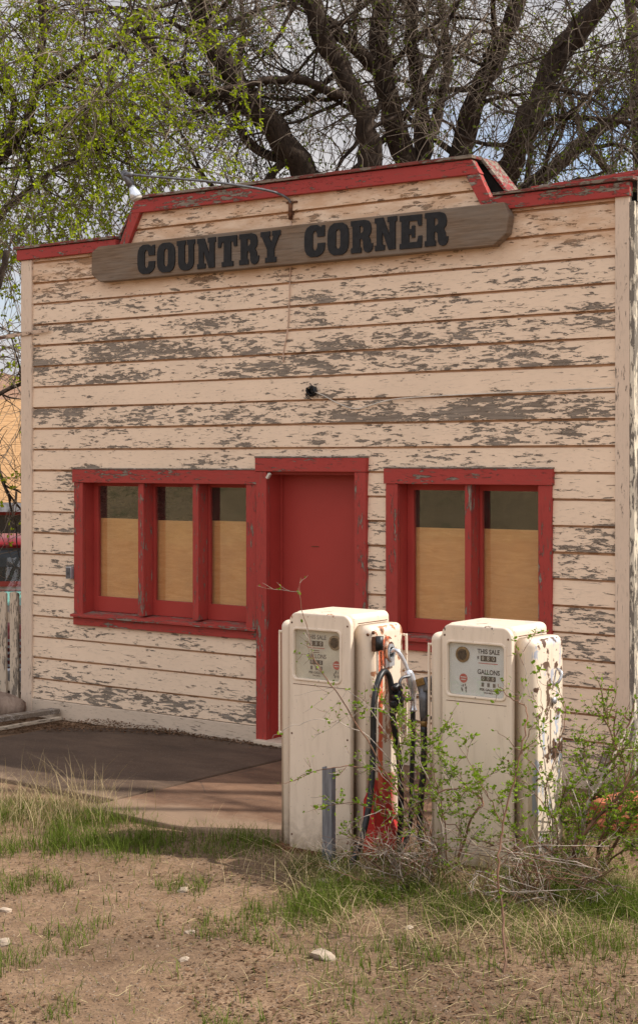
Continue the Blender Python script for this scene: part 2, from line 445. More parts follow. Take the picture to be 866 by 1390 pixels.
def m_slab(name, c1, c2, stain_dapple):
    t = NT(name); p = t.pos()
    a = t.noise(t.pos((.8, 2.2, 1)), 1.6, 5, .6, .4); b = t.noise(p, 12, 6, .7)
    c = t.mix(t.step(a, .3, .7), c1, c2)
    c = t.mix(t.step(b, .5, .75, 0, .4), c, stain_dapple)  # stains, and dappled branch shade painted in as blotches
    sp = t.noise(p, 120., 3, .6)
    c = t.mix(t.step(sp, .6, .7, 0, .35), c, (.4, .34, .28))
    ck = t.vor(t.pos((1, 1, 1)), .9, 'DISTANCE_TO_EDGE')
    ckw = t.math('ADD', ck, t.math('MULTIPLY', t.noise(p, 5, 4, .6), .05))
    c = t.mix(t.step(ckw, .024, .029, .6, 0), c, (.05, .038, .03))
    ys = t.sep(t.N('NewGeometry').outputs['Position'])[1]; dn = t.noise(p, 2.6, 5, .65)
    sun_sand = t.step(t.math('ADD', ys, t.math('MULTIPLY', dn, .7)), -1.62, -1.80, 0, .75)
    c = t.mix(sun_sand, c, (.24, .165, .11))  # pale sand plus the sunlit strip along the front edge, painted in
    t.bsdf(c, .85, t.bump(t.math('ADD', b, t.math('MULTIPLY', sp, .3)), .35, .006)); return t.mat
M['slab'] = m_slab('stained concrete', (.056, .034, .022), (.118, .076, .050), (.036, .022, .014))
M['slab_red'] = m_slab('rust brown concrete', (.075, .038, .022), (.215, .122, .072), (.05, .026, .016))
def m_hill(name, c1, c2, c3):
    t = NT(name); p = t.pos()
    a = t.noise(p, .35, 6, .7); b = t.noise(p, 1.6, 6, .72)
    c = t.mix(t.step(a, .35, .65), c1, c2); c = t.mix(t.step(b, .56, .66, 0, .8), c, c3)
    t.bsdf(c, .95, t.bump(b, 1., .4)); return t.mat
M['hill_front'] = m_hill('dry brushy hillside', (.22, .165, .09), (.34, .25, .14), (.08, .10, .035))
M['hill_back'] = m_hill('red rock slope', (.30, .15, .09), (.40, .25, .17), (.12, .15, .06))

# ------------------------------------------------------------------ ground
def gz(x, y):
    r = math.hypot(x-1, y)
    h = -.035
    h += .018*noise.noise(Vector((x*1.1, y*1.1, 0)))+.012*noise.noise(Vector((x*3.7, y*3.7, 5)))
    s = min(1, max(0, (-3.3-x)/1.8))*min(1, max(0, (y-.4)/1.6))
    h -= .45*s
    h += .085*math.exp(-((x-3.5)/.75)**2-((y+2.45)/.5)**2)
    if r > 26: h += .02*noise.noise(Vector((x*.05, y*.05, 0)))*(r-26)
    return h
def axis(lo, hi, step, far, g=1.35):
    a = []; v = lo; d = step
    while v > -far: d *= g; v -= d; a.append(v)
    a.reverse(); v = lo
    while v <= hi: a.append(v); v += step
    d = step
    while v < far: a.append(v); d *= g; v += d
    a.append(v); return a
def build_ground():
    xs = axis(-3.2, 7., .07, 260); ys = axis(-7., 1., .07, 260)
    mb = MB(); mb.smooth = True
    W = len(xs); vs = [(x, y, gz(x, y)) for y in ys for x in xs]
    fs = [(j*W+i, j*W+i+1, (j+1)*W+i+1, (j+1)*W+i) for j in range(len(ys)-1) for i in range(W-1)]
    mb.add(vs, fs); o = mb.build('ground', M['ground']); tag(o, kind='structure')
build_ground()
def hill(name, mat, c, ang0, ang1, r0, r1, h, seed):
    mb = MB(); mb.smooth = True; na, nr = 90, 16; vs = []
    for i in range(nr+1):
        t = i/nr; r = r0+(r1-r0)*t
        for j in range(na+1):
            a = R(ang0+(ang1-ang0)*j/na)
            x = c[0]+r*math.cos(a); y = c[1]+r*math.sin(a)
            e = min(1, 8*j/na, 8*(na-j)/na)
            z = -.3+h*e*(t**.8)*(1+.35*noise.noise(Vector((x*.05, y*.05, seed))))+.7*t*noise.noise(Vector((x*.3, y*.3, seed)))
            vs.append((x, y, z))
    W = na+1
    mb.add(vs, [(i*W+j, (i+1)*W+j, (i+1)*W+j+1, i*W+j+1) for i in range(nr) for j in range(na)])
    tag(mb.build(name, mat), kind='structure')
hill('hills', M['hill_front'], (0, 0), 178, 300, 30, 75, 15, 3)
hill('hills', M['hill_back'], (0, 0), 75, 178, 60, 120, 9, 9)

# patio: two concrete slabs with a joint
def slab(name, mat, pts, z=0., th=.12):
    mb = MB(); n = len(pts)
    mb.add([(x, y, z-th) for x, y in pts]+[(x, y, z) for x, y in pts],
           [tuple(range(n, 2*n))]+[(i, (i+1)%n, (i+1)%n+n, i+n) for i in range(n)])
    o = mb.build(name, mat); bevel(o, .012, 2); tag(o, kind='structure'); return o
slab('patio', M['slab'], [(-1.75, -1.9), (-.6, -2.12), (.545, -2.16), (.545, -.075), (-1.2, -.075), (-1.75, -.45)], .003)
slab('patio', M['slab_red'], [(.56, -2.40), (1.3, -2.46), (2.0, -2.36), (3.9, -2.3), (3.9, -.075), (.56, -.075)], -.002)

# ------------------------------------------------------------------ the shop
LX, RX, BY = -2.60, 3.06, 6.2        # left and right corners, back
ZT, ZP = 3.93, 4.225                 # parapet shoulder and raised middle
shop = thing('store_building', 'weathered country store with peeling cream lap siding, red trim and stepped false front', 'store', (0, 0, 0))
PITCH = .1757; Z0 = .126
peelL = [.42, .24, .16, .22, .18, .32, .34, .32, .34, .32, .36, .24, .32, .54, .14, .52, .52, .44, .44, .36, .42, .3, .3, .3]
peelR = [.56, .46, .26, .34, .42, .40, .26, .44, .50, .28, .34, .22, .42, .50, .22, .40, .50, .38, .32, .36, .34, .3, .3, .3]
def siding():
    mb = MB(); at_p = []; at_g = []; at_s = []
    holes = [(-1.90, -.08, .84, 2.0), (.05, .93, -1, 2.07), (1.225, 2.43, .86, 2.0)]
    nb = 24
    for k in range(nb):
        z0 = Z0+k*PITCH; z1 = z0+PITCH
        zt = 3.93 if True else 0
        if z0 > ZP-.05: break
        # x spans free of the openings and inside the stepped front
        x0, x1 = LX+.09, RX-.06
        if z1 > 3.93:
            x0, x1 = -1.42, 1.98
        if z0 > 3.93+.1: x0, x1 = -1.30, 1.90
        zcut = min(z1, ZP-.02)
        if z0 < 3.9 < z1 and x0 == -1.42: pass
        spans = [(x0, x1)]
        if z0 < 3.9 < z1: spans = [(LX+.09, -1.43), (x0, x1), (1.99, RX-.06)]
        for hx0, hx1, hz0, hz1 in holes:
            if z1 > hz0+.02 and z0 < hz1-.02:
                ns = []
                for a, b in spans:
                    if hx0 > a and hx1 < b: ns += [(a, hx0), (hx1, b)]
                    else: ns.append((a, b))
                spans = ns
        rs = random.random()
        sag = random.uniform(-.0015, .0015)
        for a, b in spans:
            n = max(2, int((b-a)/.16)); vs = []; fs = []
            prof = [(-.019, 0, 0), (-.016, .15, .0), (-.0085, .90, .0), (-.006, .925, 1.), (-.004, .985, 1.), (-.004, 1.0, 1.)]
            prof = [(-.001, -.0, 1.), (-.0185, -.0, 1.), (-.0195, .02, .0), (-.0105, .895, .0), (-.0045, .93, 1.), (-.0035, 1., 1.)]
            m = len(prof)
            for i in range(n+1):
                x = a+(b-a)*i/n
                wy = .0035*noise.noise(Vector((x*1.1, k*3.3, 0)))
                wz = .003*noise.noise(Vector((x*.7, k*5.1, 9)))+sag
                f = (x-LX)/(RX-LX)
                pe = .04+peelL[k]*(1-f)+peelR[k]*f+.12*noise.noise(Vector((x*1.7, k*7.7, 2)))
                for (py, pz, g) in prof:
                    zz = z0+PITCH*pz+(wz if 0 < pz < 1 or g < 1 else 0)
                    xx = x
                    if z1 > 3.95 and a > -1.5 and b < 1.995 and zz > 3.8: xx = min(max(x, -1.455+(zz-3.8)*.507), 2.075-(zz-3.8)*.5)
                    vs.append((xx, py+(wy if g < 1 else 0), min(zz, ZP-.01 if z0 > 3.99 or (a > -1.5 and b < 1.99) or z1 < 3.9 else 3.86)))
                    lowedge = .10 if (.0 < pz < .5 and g < 1) else 0
                    at_p.append(max(0, min(1, pe+lowedge))); at_g.append(g); at_s.append(rs+k*.61)
            for i in range(n):
                for j in range(m-1):
                    fs.append((i*m+j, (i+1)*m+j, (i+1)*m+j+1, i*m+j+1))
            mb.add(vs, fs)
    return mb.build('front_siding', M['siding'], shop, {'peel': at_p, 'groove': at_g, 'seed': at_s})
siding()
# sheathing behind the siding (with real openings), side and back walls, roof
mb = MB()
def wall_with_holes(mb, x0, x1, z0, z1, holes, y0, y1):
    xs = sorted({x0, x1, *[h[0] for h in holes], *[h[1] for h in holes]})
    for a, b in zip(xs[:-1], xs[1:]):
        hs = [h for h in holes if h[0] <= a+1e-6 and h[1] >= b-1e-6]
        segs = [(z0, z1)]
        for h in hs:
            ns = []
            for c, d in segs:
                if h[2] > c: ns.append((c, h[2]))
                if h[3] < d: ns.append((h[3], d))
            segs = ns
        for c, d in segs: mb.box(a, b, y0, y1, c, d)
wall_with_holes(mb, LX+.01, RX-.01, 0, 3.87, [(-1.885, -.10, .86, 1.98), (.058, .925, -.0, 2.06), (1.238, 2.415, .88, 1.99)], .0, .10)
mb.prism_y([(-1.44, 3.871), (2.0, 3.871), (1.86, 4.20), (-1.26, 4.20)], .0, .10)
mb.build('front_wall', M['dark'], shop)
mb = MB(); 
mb.box(RX-.02, RX-.004, .105, BY, .05, 3.80); mb.box(LX+.004, LX+.02, .105, BY, .05, 3.80); mb.box(LX+.03, RX-.03, BY-.02, BY, .05, 3.80)
for k in range(21):                       # lap boards of the two side walls
    z0 = .126+k*PITCH
    if z0+PITCH > 3.85: break
    for sx, X in ((1, RX), (-1, LX)):
        q = [(X-.003*sx, z0), (X+.015*sx, z0), (X+.004*sx, z0+PITCH)]
        mb.add([(x, y, z) for y in (.10, BY) for x, z in q], [(0, 3, 4, 1), (1, 4, 5, 2)])
mb.build('side_wall', M['sidewall'], shop)
mb = MB(); mb.box(LX-.02, RX+.02, .08, BY+.1, 3.72, 3.78); mb.build('roof', M['tar'], shop)
mb = MB(); mb.box(LX+.03, RX-.03, .12, BY-.03, .0, .02); mb.build('inside_floor', M['dark'], shop)
mb = MB(); mb.box(LX+.03, RX-.03, 2.2, 2.24, 0, 3.7); mb.build('partition', M['dark'], shop)
# base board
mb = MB()
mb.box(-2.48, -.02, -.028, -.001, -.03, .122); bevel(mb.build('base_board', M['base'], shop), .004)
mb = MB(); mb.box(1.0, 2.95, -.026, -.001, -.03, .122); bevel(mb.build('base_board', M['base'], shop), .004)
# corner boards
mb = MB(); mb.add([(-2.61, -.034, -.03), (-2.515, -.034, -.03), (-2.515, 0, -.03), (-2.61, 0, -.03), (-2.60, -.034, 3.835), (-2.463, -.034, 3.835), (-2.463, 0, 3.835), (-2.60, 0, 3.835)],
       [(0,3,2,1),(4,5,6,7),(0,1,5,4),(1,2,6,5),(2,3,7,6),(3,0,4,7)])
mb.v = [(-2.60 if i in (0, 3, 4, 7) else (-2.47), v[1], v[2]) for i, v in enumerate(mb.v)]
bevel(mb.build('corner_board', M['corner'], shop), .004)
mb = MB(); mb.box(2.955, 3.055, -.036, .0, -.03, 3.835); bevel(mb.build('corner_board', M['corner'], shop), .004)
mb = MB(); mb.box(3.0555, 3.09, -.033, .10, -.03, 3.80); bevel(mb.build('corner_board', peel('flaked side corner board', (.72, .64, .50), 2, .72, sc=.9, under=(.19, .17, .14)), shop), .004)
# fascia boards of the stepped front
mb = MB(); mb.box(-2.63, -1.47, -.055, .0, 3.838, 3.925); bevel(mb.build('fascia_board', M['red_top'], shop), .004)
mb = MB(); mb.box(2.03, 3.065, -.055, .0, 3.832, 3.925); bevel(mb.build('fascia_board', M['red_worn'], shop), .004)
mb = MB(); mb.prism_y([(-1.30, 4.117), (1.955, 4.093), (1.885, 4.197), (-1.255, 4.222)], -.055, .0); bevel(mb.build('fascia_board', M['red_top'], shop), .004)
mb = MB(); mb.prism_y([(-1.47, 3.80), (-1.375, 3.80), (-1.205, 4.114), (-1.258, 4.218)], -.052, .0); bevel(mb.build('fascia_board', M['red_v'], shop), .004)
mb = MB(); mb.prism_y([(2.0, 3.80), (2.095, 3.80), (1.895, 4.19), (1.87, 4.09), (1.835, 4.09)], -.052, .0); bevel(mb.build('fascia_board', M['red_worn'], shop), .004)
# caps on top of the false front: grey boards, the far right one bent and split
mb = MB()
mb.prism_y([(-1.29, 4.228), (1.90, 4.203), (1.90, 4.226), (-1.29, 4.250)], -.075, .26)
mb.box(-2.66, -1.47, -.07, .27, 3.931, 3.952)
mb.add([(2.06, -.075, 3.931), (3.10, -.075, 3.931), (3.10, .30, 3.945), (2.06, .30, 3.945), (2.06, -.075, 3.948), (3.10, -.075, 3.955), (3.10, .30, 3.975), (2.06, .30, 3.955)],
       [(0,3,2,1),(4,5,6,7),(0,1,5,4),(1,2,6,5),(2,3,7,6),(3,0,4,7)])
bevel(mb.build('coping_board', M['cap'], shop), .003)
mb = MB(); mb.cbox((2.62, .22, 4.0), [Vector((1, 0, .035)).normalized(), Vector((0, 1, 0)), Vector((-.035, 0, 1)).normalized()], .42, .012, .028)
mb.cbox((2.95, .12, 3.985), [Vector((1, .1, .03)).normalized(), Vector((-.1, 1, 0)).normalized(), Vector((0, 0, 1))], .14, .07, .012)
bevel(mb.build('coping_board', M['red_worn'], shop), .003)
mb = MB()                                   # sloping boards closing the shoulders of the raised middle
mb.add([(1.885, .06, 4.21), (1.885, .26, 4.21), (2.10, .26, 3.945), (2.10, .06, 3.945), (1.905, .06, 4.22), (1.905, .26, 4.22), (2.12, .26, 3.955), (2.12, .06, 3.955)],
       [(0,3,2,1),(4,5,6,7),(0,1,5,4),(1,2,6,5),(2,3,7,6),(3,0,4,7)])
bevel(mb.build('shoulder_board', peel('split red shoulder paint', (.27, .025, .025), 0, .78, sc=.9), shop), .003)
mb = MB(); mb.add([(1.87, .101, 4.19), (1.87, .25, 4.19), (2.09, .25, 3.93), (2.09, .101, 3.93), (1.8, .101, 3.93), (1.8, .25, 3.93)], [(0, 1, 2, 3), (0, 3, 4), (1, 5, 2)]); mb.build('shoulder_side', M['dark'], shop)
mb = MB(); mb.add([(-1.31, .0, 4.215), (-1.31, .25, 4.215), (-1.50, .25, 3.95), (-1.50, .0, 3.95), (-1.29, .0, 4.215), (-1.29, .25, 4.215), (-1.48, .25, 3.95), (-1.48, .0, 3.95)],
       [(0,1,2,3),(4,7,6,5),(0,4,5,1),(1,5,6,2),(2,6,7,3),(3,7,4,0)])
mb.build('shoulder_board', M['cap'], shop)
# pale chimney pipe corner seen past the right end of the coping
mb = MB(); mb.box(3.094, 3.11, .0, .34, 3.80, 3.95); bevel(mb.build('coping_board', peel('pale side coping', (.66, .60, .5), 1, .3), shop), .003)

# windows: frame > pane etc.
M['greywood'] = peel('bare grey plank', (.4, .35, .3), 0, .8)
def window(x0, x1, z0, z1, mulls, apron, label, board_z, trimw=.10):
    fr = MB()
    # flat trim boards on the wall
    fr.mi = 1; fr.box(x0-.012, x1+.012, -.045, .0, z1-.108, z1); fr.mi = 0               # head
    fr.box(x0, x0+trimw, -.036, .0, z0+.085, z1-.109); fr.box(x1-trimw, x1, -.036, .0, z0+.085, z1-.109)
    f = bevel(fr.build('window', [M['red_v'], M['red_h']], shop), .003)
    cs = MB(); cs.box(x0-.016, x1+.016, -.049, .0, z1+.001, z1+.012); bevel(cs.build('drip_cap', M['greywood'], f), .003)
    f['label'] = label
    jb = MB(); jb.box(x0+trimw-.02, x0+trimw, .001, .155, z0+.09, z1-.09); jb.box(x1-trimw, x1-trimw+.02, .001, .155, z0+.09, z1-.09)
    jb.box(x0+trimw+.001, x1-trimw-.001, .001, .155, z1-.108, z1-.09)
    jb.build('jamb', M['sash'], f)
    sl = MB(); sl.prism_x([(-.07, z0+.062), (.10, z0+.085), (.10, z0+.105), (-.07, z0+.084)], x0-.012, x1+.012)
    bevel(sl.build('sill', M['sill'], f), .003)
    ap = MB(); ap.box(x0-.004, x1+.004, -.04, .0, z0-.005, z0+.060); bevel(ap.build('apron', M['red_h'], f), .003)
    gx0, gx1 = x0+trimw, x1-trimw
    edges = [gx0]+[m for pr in mulls for m in pr]+[gx1]
    mu = MB()
    for a, b in mulls: mu.box(a, b, -.022, .10, z0+.107, z1-.109)
    bevel(mu.build('mullion', M['red_v'], f), .003)
    sa = MB()
    for i in range(0, len(edges), 2):
        a, b = edges[i]+.001, edges[i+1]-.001
        sw = .052 if i == 0 else .018
        sr = .018 if i < len(edges)-2 else .022
        zb, zt = z0+.107, z1-.110
        zg0, zg1 = 1.012, 1.925
        sa.box(a, a+sw, .09, .125, zb, zt); sa.box(b-sr, b, .09, .125, zb, zt)
        sa.box(a+sw, b-sr, .09, .125, zb, zg0); sa.box(a+sw, b-sr, .09, .125, zg1, zt)
        g = MB(); g.box(a+sw, b-sr, .108, .111, zg0, zg1); g.build('pane', M['glass'], f)
        pl = MB(); dz = random.uniform(-.006, .006)
        pl.box(a-.02 if i else a+.001, b+.02 if i < len(edges)-2 else b, .135+.004*i, .1385+.004*i, z0+.12, board_z+dz)
        pb = pl.build('plywood_board', M['ply'], f)
    bevel(sa.build('sash', M['sash'], f), .002)
    return f
window(-1.962, -.022, .783, 2.062, [(-1.252, -1.192), (-.672, -.612)], True, 'wide three pane window with red frame and plywood behind the lower glass', 1.656)
window(1.162, 2.492, .803, 2.078, [(1.812, 1.862)], True, 'two pane window with red frame behind the petrol pumps', 1.662)

# door frame and door
mb = MB()
mb.box(-.014, .086, -.05, .0, -.02, 2.05); mb.box(.897, .995, -.05, .0, -.02, 2.05)
mb.mi = 1; mb.box(-.02, 1.0, -.055, .0, 2.052, 2.155)
df = bevel(mb.build('door_frame', [M['red_v'], M['red_h']], shop), .004)
mb = MB(); mb.box(-.024, 1.004, -.059, .0, 2.156, 2.168); bevel(mb.build('drip_cap', M['greywood'], df), .003)
mb = MB(); mb.box(.062, .086, .001, .20, 0, 2.05); mb.box(.897, .921, .001, .20, 0, 2.05); mb.box(.087, .896, .001, .20, 2.03, 2.052)
mb.box(.087, .105, .12, .135, .04, 2.03); mb.box(.878, .896, .12, .135, .04, 2.03)
mb.build('door_stop', M['sash'], df)
mb = MB(); mb.box(.087, .896, .137, .175, .05, 2.029)
dr = bevel(mb.build('door', M['door'], shop), .003)
mb = MB(); mb.box(.37, .44, .1335, .1365, 1.488, 1.493); mb.build('scratch', M['rust'], dr)
mb = MB(); mb.cyl((.80, .135, 1.0), (.80, .10, 1.0), .012); mb.smooth = True; mb.cyl((.80, .10, 1.0), (.80, .075, 1.0), .028, 16, .02); mb.build('handle', M['brass'], dr)
mb = MB(); mb.box(.0, .98, -.10, .13, .0, .035); bevel(mb.build('threshold', M['base'], shop), .004)
mb = MB(); mb.cbox((.115, -.058, 2.02), [Vector((.6, 0, .8)), Vector((0, 1, 0)), Vector((-.8, 0, .6))], .022, .012, .009); mb.build('door_chime', M['cable'], shop)

# ------------------------------------------------------------------ sign
LET = {
 'C': [[(.98,.62),(.98,.97),(.86,.97),(.80,.91),(.62,1),(.3,1),(.12,.92),(.03,.8),(0,.65),(0,.35),(.03,.2),(.12,.08),(.3,0),(.65,0),(.86,.08),(.97,.2),(1,.42),(.64,.42),(.62,.28),(.55,.2),(.47,.2),(.40,.28),(.40,.72),(.47,.81),(.55,.81),(.62,.72),(.63,.62)]],
 'O': [[(.3,0),(.7,0),(.88,.08),(.97,.2),(1,.35),(1,.65),(.97,.8),(.88,.92),(.7,1),(.3,1),(.12,.92),(.03,.8),(0,.65),(0,.35),(.03,.2),(.12,.08)], [(.45,.2),(.55,.2),(.61,.28),(.61,.72),(.55,.8),(.45,.8),(.39,.72),(.39,.28)]],
 'U': [[(0,1),(0,.84),(.07,.84),(.07,.25),(.12,.12),(.22,.03),(.4,-.01),(.6,-.01),(.78,.03),(.88,.12),(.93,.25),(.93,.84),(1,.84),(1,1),(.56,1),(.56,.84),(.64,.84),(.64,.28),(.58,.2),(.49,.2),(.43,.28),(.43,.84),(.48,.84),(.48,1)]],
 'N': [[(0,1),(0,.84),(.08,.84),(.08,.16),(0,.16),(0,0),(.44,0),(.44,.16),(.34,.16),(.34,.58),(.62,0),(.93,0),(.93,.84),(1,.84),(1,1),(.58,1),(.58,.84),(.66,.84),(.66,.45),(.38,1)]],
 'T': [[(0,1),(0,.64),(.15,.64),(.2,.80),(.31,.80),(.31,.16),(.2,.16),(.2,0),(.8,0),(.8,.16),(.69,.16),(.69,.80),(.8,.80),(.85,.64),(1,.64),(1,1)]],
 'R': [[(0,1),(0,.84),(.08,.84),(.08,.16),(0,.16),(0,0),(.48,0),(.48,.16),(.42,.16),(.42,.42),(.50,.42),(.56,.36),(.58,.12),(.65,.02),(.78,-.02),(.92,.01),(1,.10),(1.02,.26),(.92,.24),(.90,.38),(.82,.48),(.92,.58),(.95,.72),(.90,.88),(.82,.96),(.65,1)], [(.42,.6),(.5,.6),(.58,.66),(.58,.76),(.5,.82),(.42,.82)]],
 'Y': [[(0,1),(0,.84),(.06,.84),(.32,.42),(.32,.16),(.22,.16),(.22,0),(.78,0),(.78,.16),(.68,.16),(.68,.42),(.94,.84),(1,.84),(1,1),(.58,1),(.58,.84),(.65,.84),(.53,.62),(.42,.84),(.48,.84),(.48,1)]],
 'E': [[(0,1),(0,.84),(.08,.84),(.08,.16),(0,.16),(0,0),(.98,0),(1,.36),(.84,.36),(.78,.18),(.42,.18),(.42,.42),(.54,.42),(.54,.32),(.68,.32),(.68,.68),(.54,.68),(.54,.58),(.42,.58),(.42,.82),(.78,.82),(.84,.66),(.98,.66),(.98,1)]]}
sign = thing('store_sign', 'long grey plank sign reading COUNTRY CORNER in black western letters above the door', 'sign', (.28, -.06, 3.58))
def plank():
    mb = MB(); pts = [(-1.60, 3.583), (2.085, 3.585), (2.185, 3.66), (2.205, 3.78), (2.165, 3.872), (-1.62, 3.873), (-1.695, 3.83), (-1.70, 3.65)]
    mb.prism_y(pts, -.10, -.022); return bevel(mb.build('plank', M['signwood'], sign), .008, 3)
plank()
lets = []
def word(w, x0, x1, zb, ht):
    n = len(w); pitch = (x1-x0+.022)/n; wd = pitch-.022
    for i, ch in enumerate(w):
        lp = [[(p[0]*wd, p[1]*ht) for p in l] for l in LET[ch]]
        mt = Matrix(((1,0,0,x0+i*pitch), (0,0,-1,-.103), (0,1,0,zb+random.uniform(-.003,.003)), (0,0,0,1))) @ Matrix.Rotation(random.uniform(-.012, .012), 4, 'Z')
        lets.append(outline_obj('lettering', lp, .006, .0, M['blackpaint'], sign, mt))
word('COUNTRY', -1.178, .268, 3.612, .232)
word('CORNER', .49, 1.727, 3.619, .232)
join(lets[:7], 'lettering'); join(lets[7:], 'lettering')

# gooseneck lamp over the sign
lamp = thing('gooseneck_lamp', 'bare metal gooseneck lamp arm reaching out over the store sign', 'lamp', (.29, -.02, 3.98))
mb = MB(); mb.smooth = True
e = Vector((-.62, -.78, 4.255))
arm = smooth_path([(.30, -.024, 3.95), (.30, -.026, 4.04), (.285, -.06, 4.09), (.20, -.16, 4.135), (-.05, -.40, 4.185), (-.35, -.58, 4.225), e], 6)
mb.tube(arm, .0095, 8); mb.build('arm', M['darksteel'], lamp)
mb = MB(); mb.box(.275, .325, -.026, -.015, 3.965, 3.98); mb.box(.26, .36, -.03, -.016, 4.05, 4.063)
mb.smooth = True; mb.tube([(.30, -.028, 3.93), (.30, -.028, 4.05)], .016, 8); mb.build('wall_bracket', M['rust'], lamp)
mb = MB(); mb.smooth = True
mb.cyl(e+Vector((.02, .01, 0)), e+Vector((-.045, -.01, .0)), .021, 12)
q = e+Vector((-.03, 0, -.005)); dv = (Vector((.35, .25, -1))).normalized()
mb.cyl(q-dv*.035+Vector((-.02, 0, 0)), q+dv*.085, .026, 12, .03); mb.build('socket', M['darksteel'], lamp)
mb = MB(); mb.smooth = True
mb.tube([q+dv*s for s in (.085, .11, .14, .17, .18)], [.024, .028, .040, .046, .042], 16); mb.build('reflector_bulb', M['chrome'], lamp)
mb = MB(); mb.smooth = True; mb.tube([q+dv*.182, q+dv*.196], [.045, .034], 16); mb.build('lens', M['cable'], lamp)

# wall bits
jb = thing('junction_box', 'small round black fixture with loose wires in the middle of the siding', 'wall fixture', (.50, -.03, 2.645))
mb = MB(); mb.smooth = True; mb.cyl((.50, -.018, 2.645), (.50, -.042, 2.645), .04, 20); mb.build('rosette', M['rubber'], jb)
mb = MB(); mb.smooth = True
for i in range(26):
    a = random.uniform(0, 6.28); r = random.uniform(.015, .05)
    p0 = Vector((.50+.02*math.cos(a), -.042, 2.645+.02*math.sin(a)))
    p1 = Vector((.50+r*math.cos(a+.6), -.042-random.uniform(.01, .035), 2.645+r*math.sin(a+.6)))
    p2 = Vector((.50+(r+.012)*math.cos(a+1.3), -.045, 2.645+(r+.012)*math.sin(a+1.3)))
    mb.tube(smooth_path([p0, p1, p2], 4), .0035, 5)
mb.build('wires', M['rubber'], jb)
mb = MB(); mb.smooth = True; mb.tube([(.505, -.04, 2.66), (.49, -.065, 2.668)], .006, 6); mb.tube([(.48, -.045, 2.63), (.47, -.066, 2.622)], .005, 6); mb.build('terminals', M['brass'], jb)
wc = MB(); wc.smooth = True
wc.tube(smooth_path([(.535, -.045, 2.64), (.613, -.035, 2.61), (.747, -.03, 2.548), (.892, -.028, 2.508), (1.02, -.026, 2.53), (1.138, -.03, 2.556), (1.389, -.028, 2.579), (2.221, -.024, 2.595), (2.95, -.024, 2.605)], 8), .0045, 6)
tag(wc.build('wall_cable', M['cable']), 'thin white cable looping from the round fixture along the siding to the right corner', 'cable')
wc = MB(); wc.smooth = True
wc.tube(smooth_path([(.300, -.021, 3.92), (.300, -.0205, 3.75), (.298, -.0205, 3.60), (.292, -.024, 3.52), (.285, -.026, 3.3), (.27, -.026, 3.1), (.236, -.026, 2.97), (.228, -.024, 2.87)], 7), .0045, 6)
tag(wc.build('hanging_cord', M['cord']), 'cream painted cord hanging down the siding below the sign', 'cord')
eb = thing('outlet_box', 'small grey metal outlet box on the siding left of the wide window', 'outlet box', (-2.0, -.03, 1.20))
mb = MB(); mb.box(-2.035, -1.972, -.06, -.016, 1.155, 1.255); bevel(mb.build('box', M['steel'], eb), .004)
mb = MB(); mb.box(-2.028, -1.979, -.064, -.061, 1.163, 1.247); mb.cyl((-2.004, -.0645, 1.205), (-2.004, -.072, 1.205), .008, 10); bevel(mb.build('cover', M['darksteel'], eb), .001)
br = MB()
def bar(mb, a, b, w, t):
    a, b = Vector(a), Vector(b); d = (b-a).normalized(); z = Vector((0, 0, 1)); z = (z-d*z.dot(d)).normalized(); y = z.cross(d)
    mb.cbox((a+b)/2, [d, y, z], (b-a).length/2, t, w)
bar(br, (-3.9, -.047, 3.12), (-2.25, -.047, 3.232), .016, .0025); bar(br, (-3.9, -.062, 3.104), (-2.7, -.062, 3.186), .003, .015)
for i in range(4): x = -2.36-.05*i; br.cyl((x, -.050, 3.225-.0034*i), (x, -.053, 3.225-.0034*i), .006, 8)
tag(br.build('metal_strap', peel('flaking angle iron', (.60, .44, .32), 0, .5, under=(.12, .05, .03))), 'rusty perforated angle iron nailed to the left corner and reaching out of view', 'bracket')

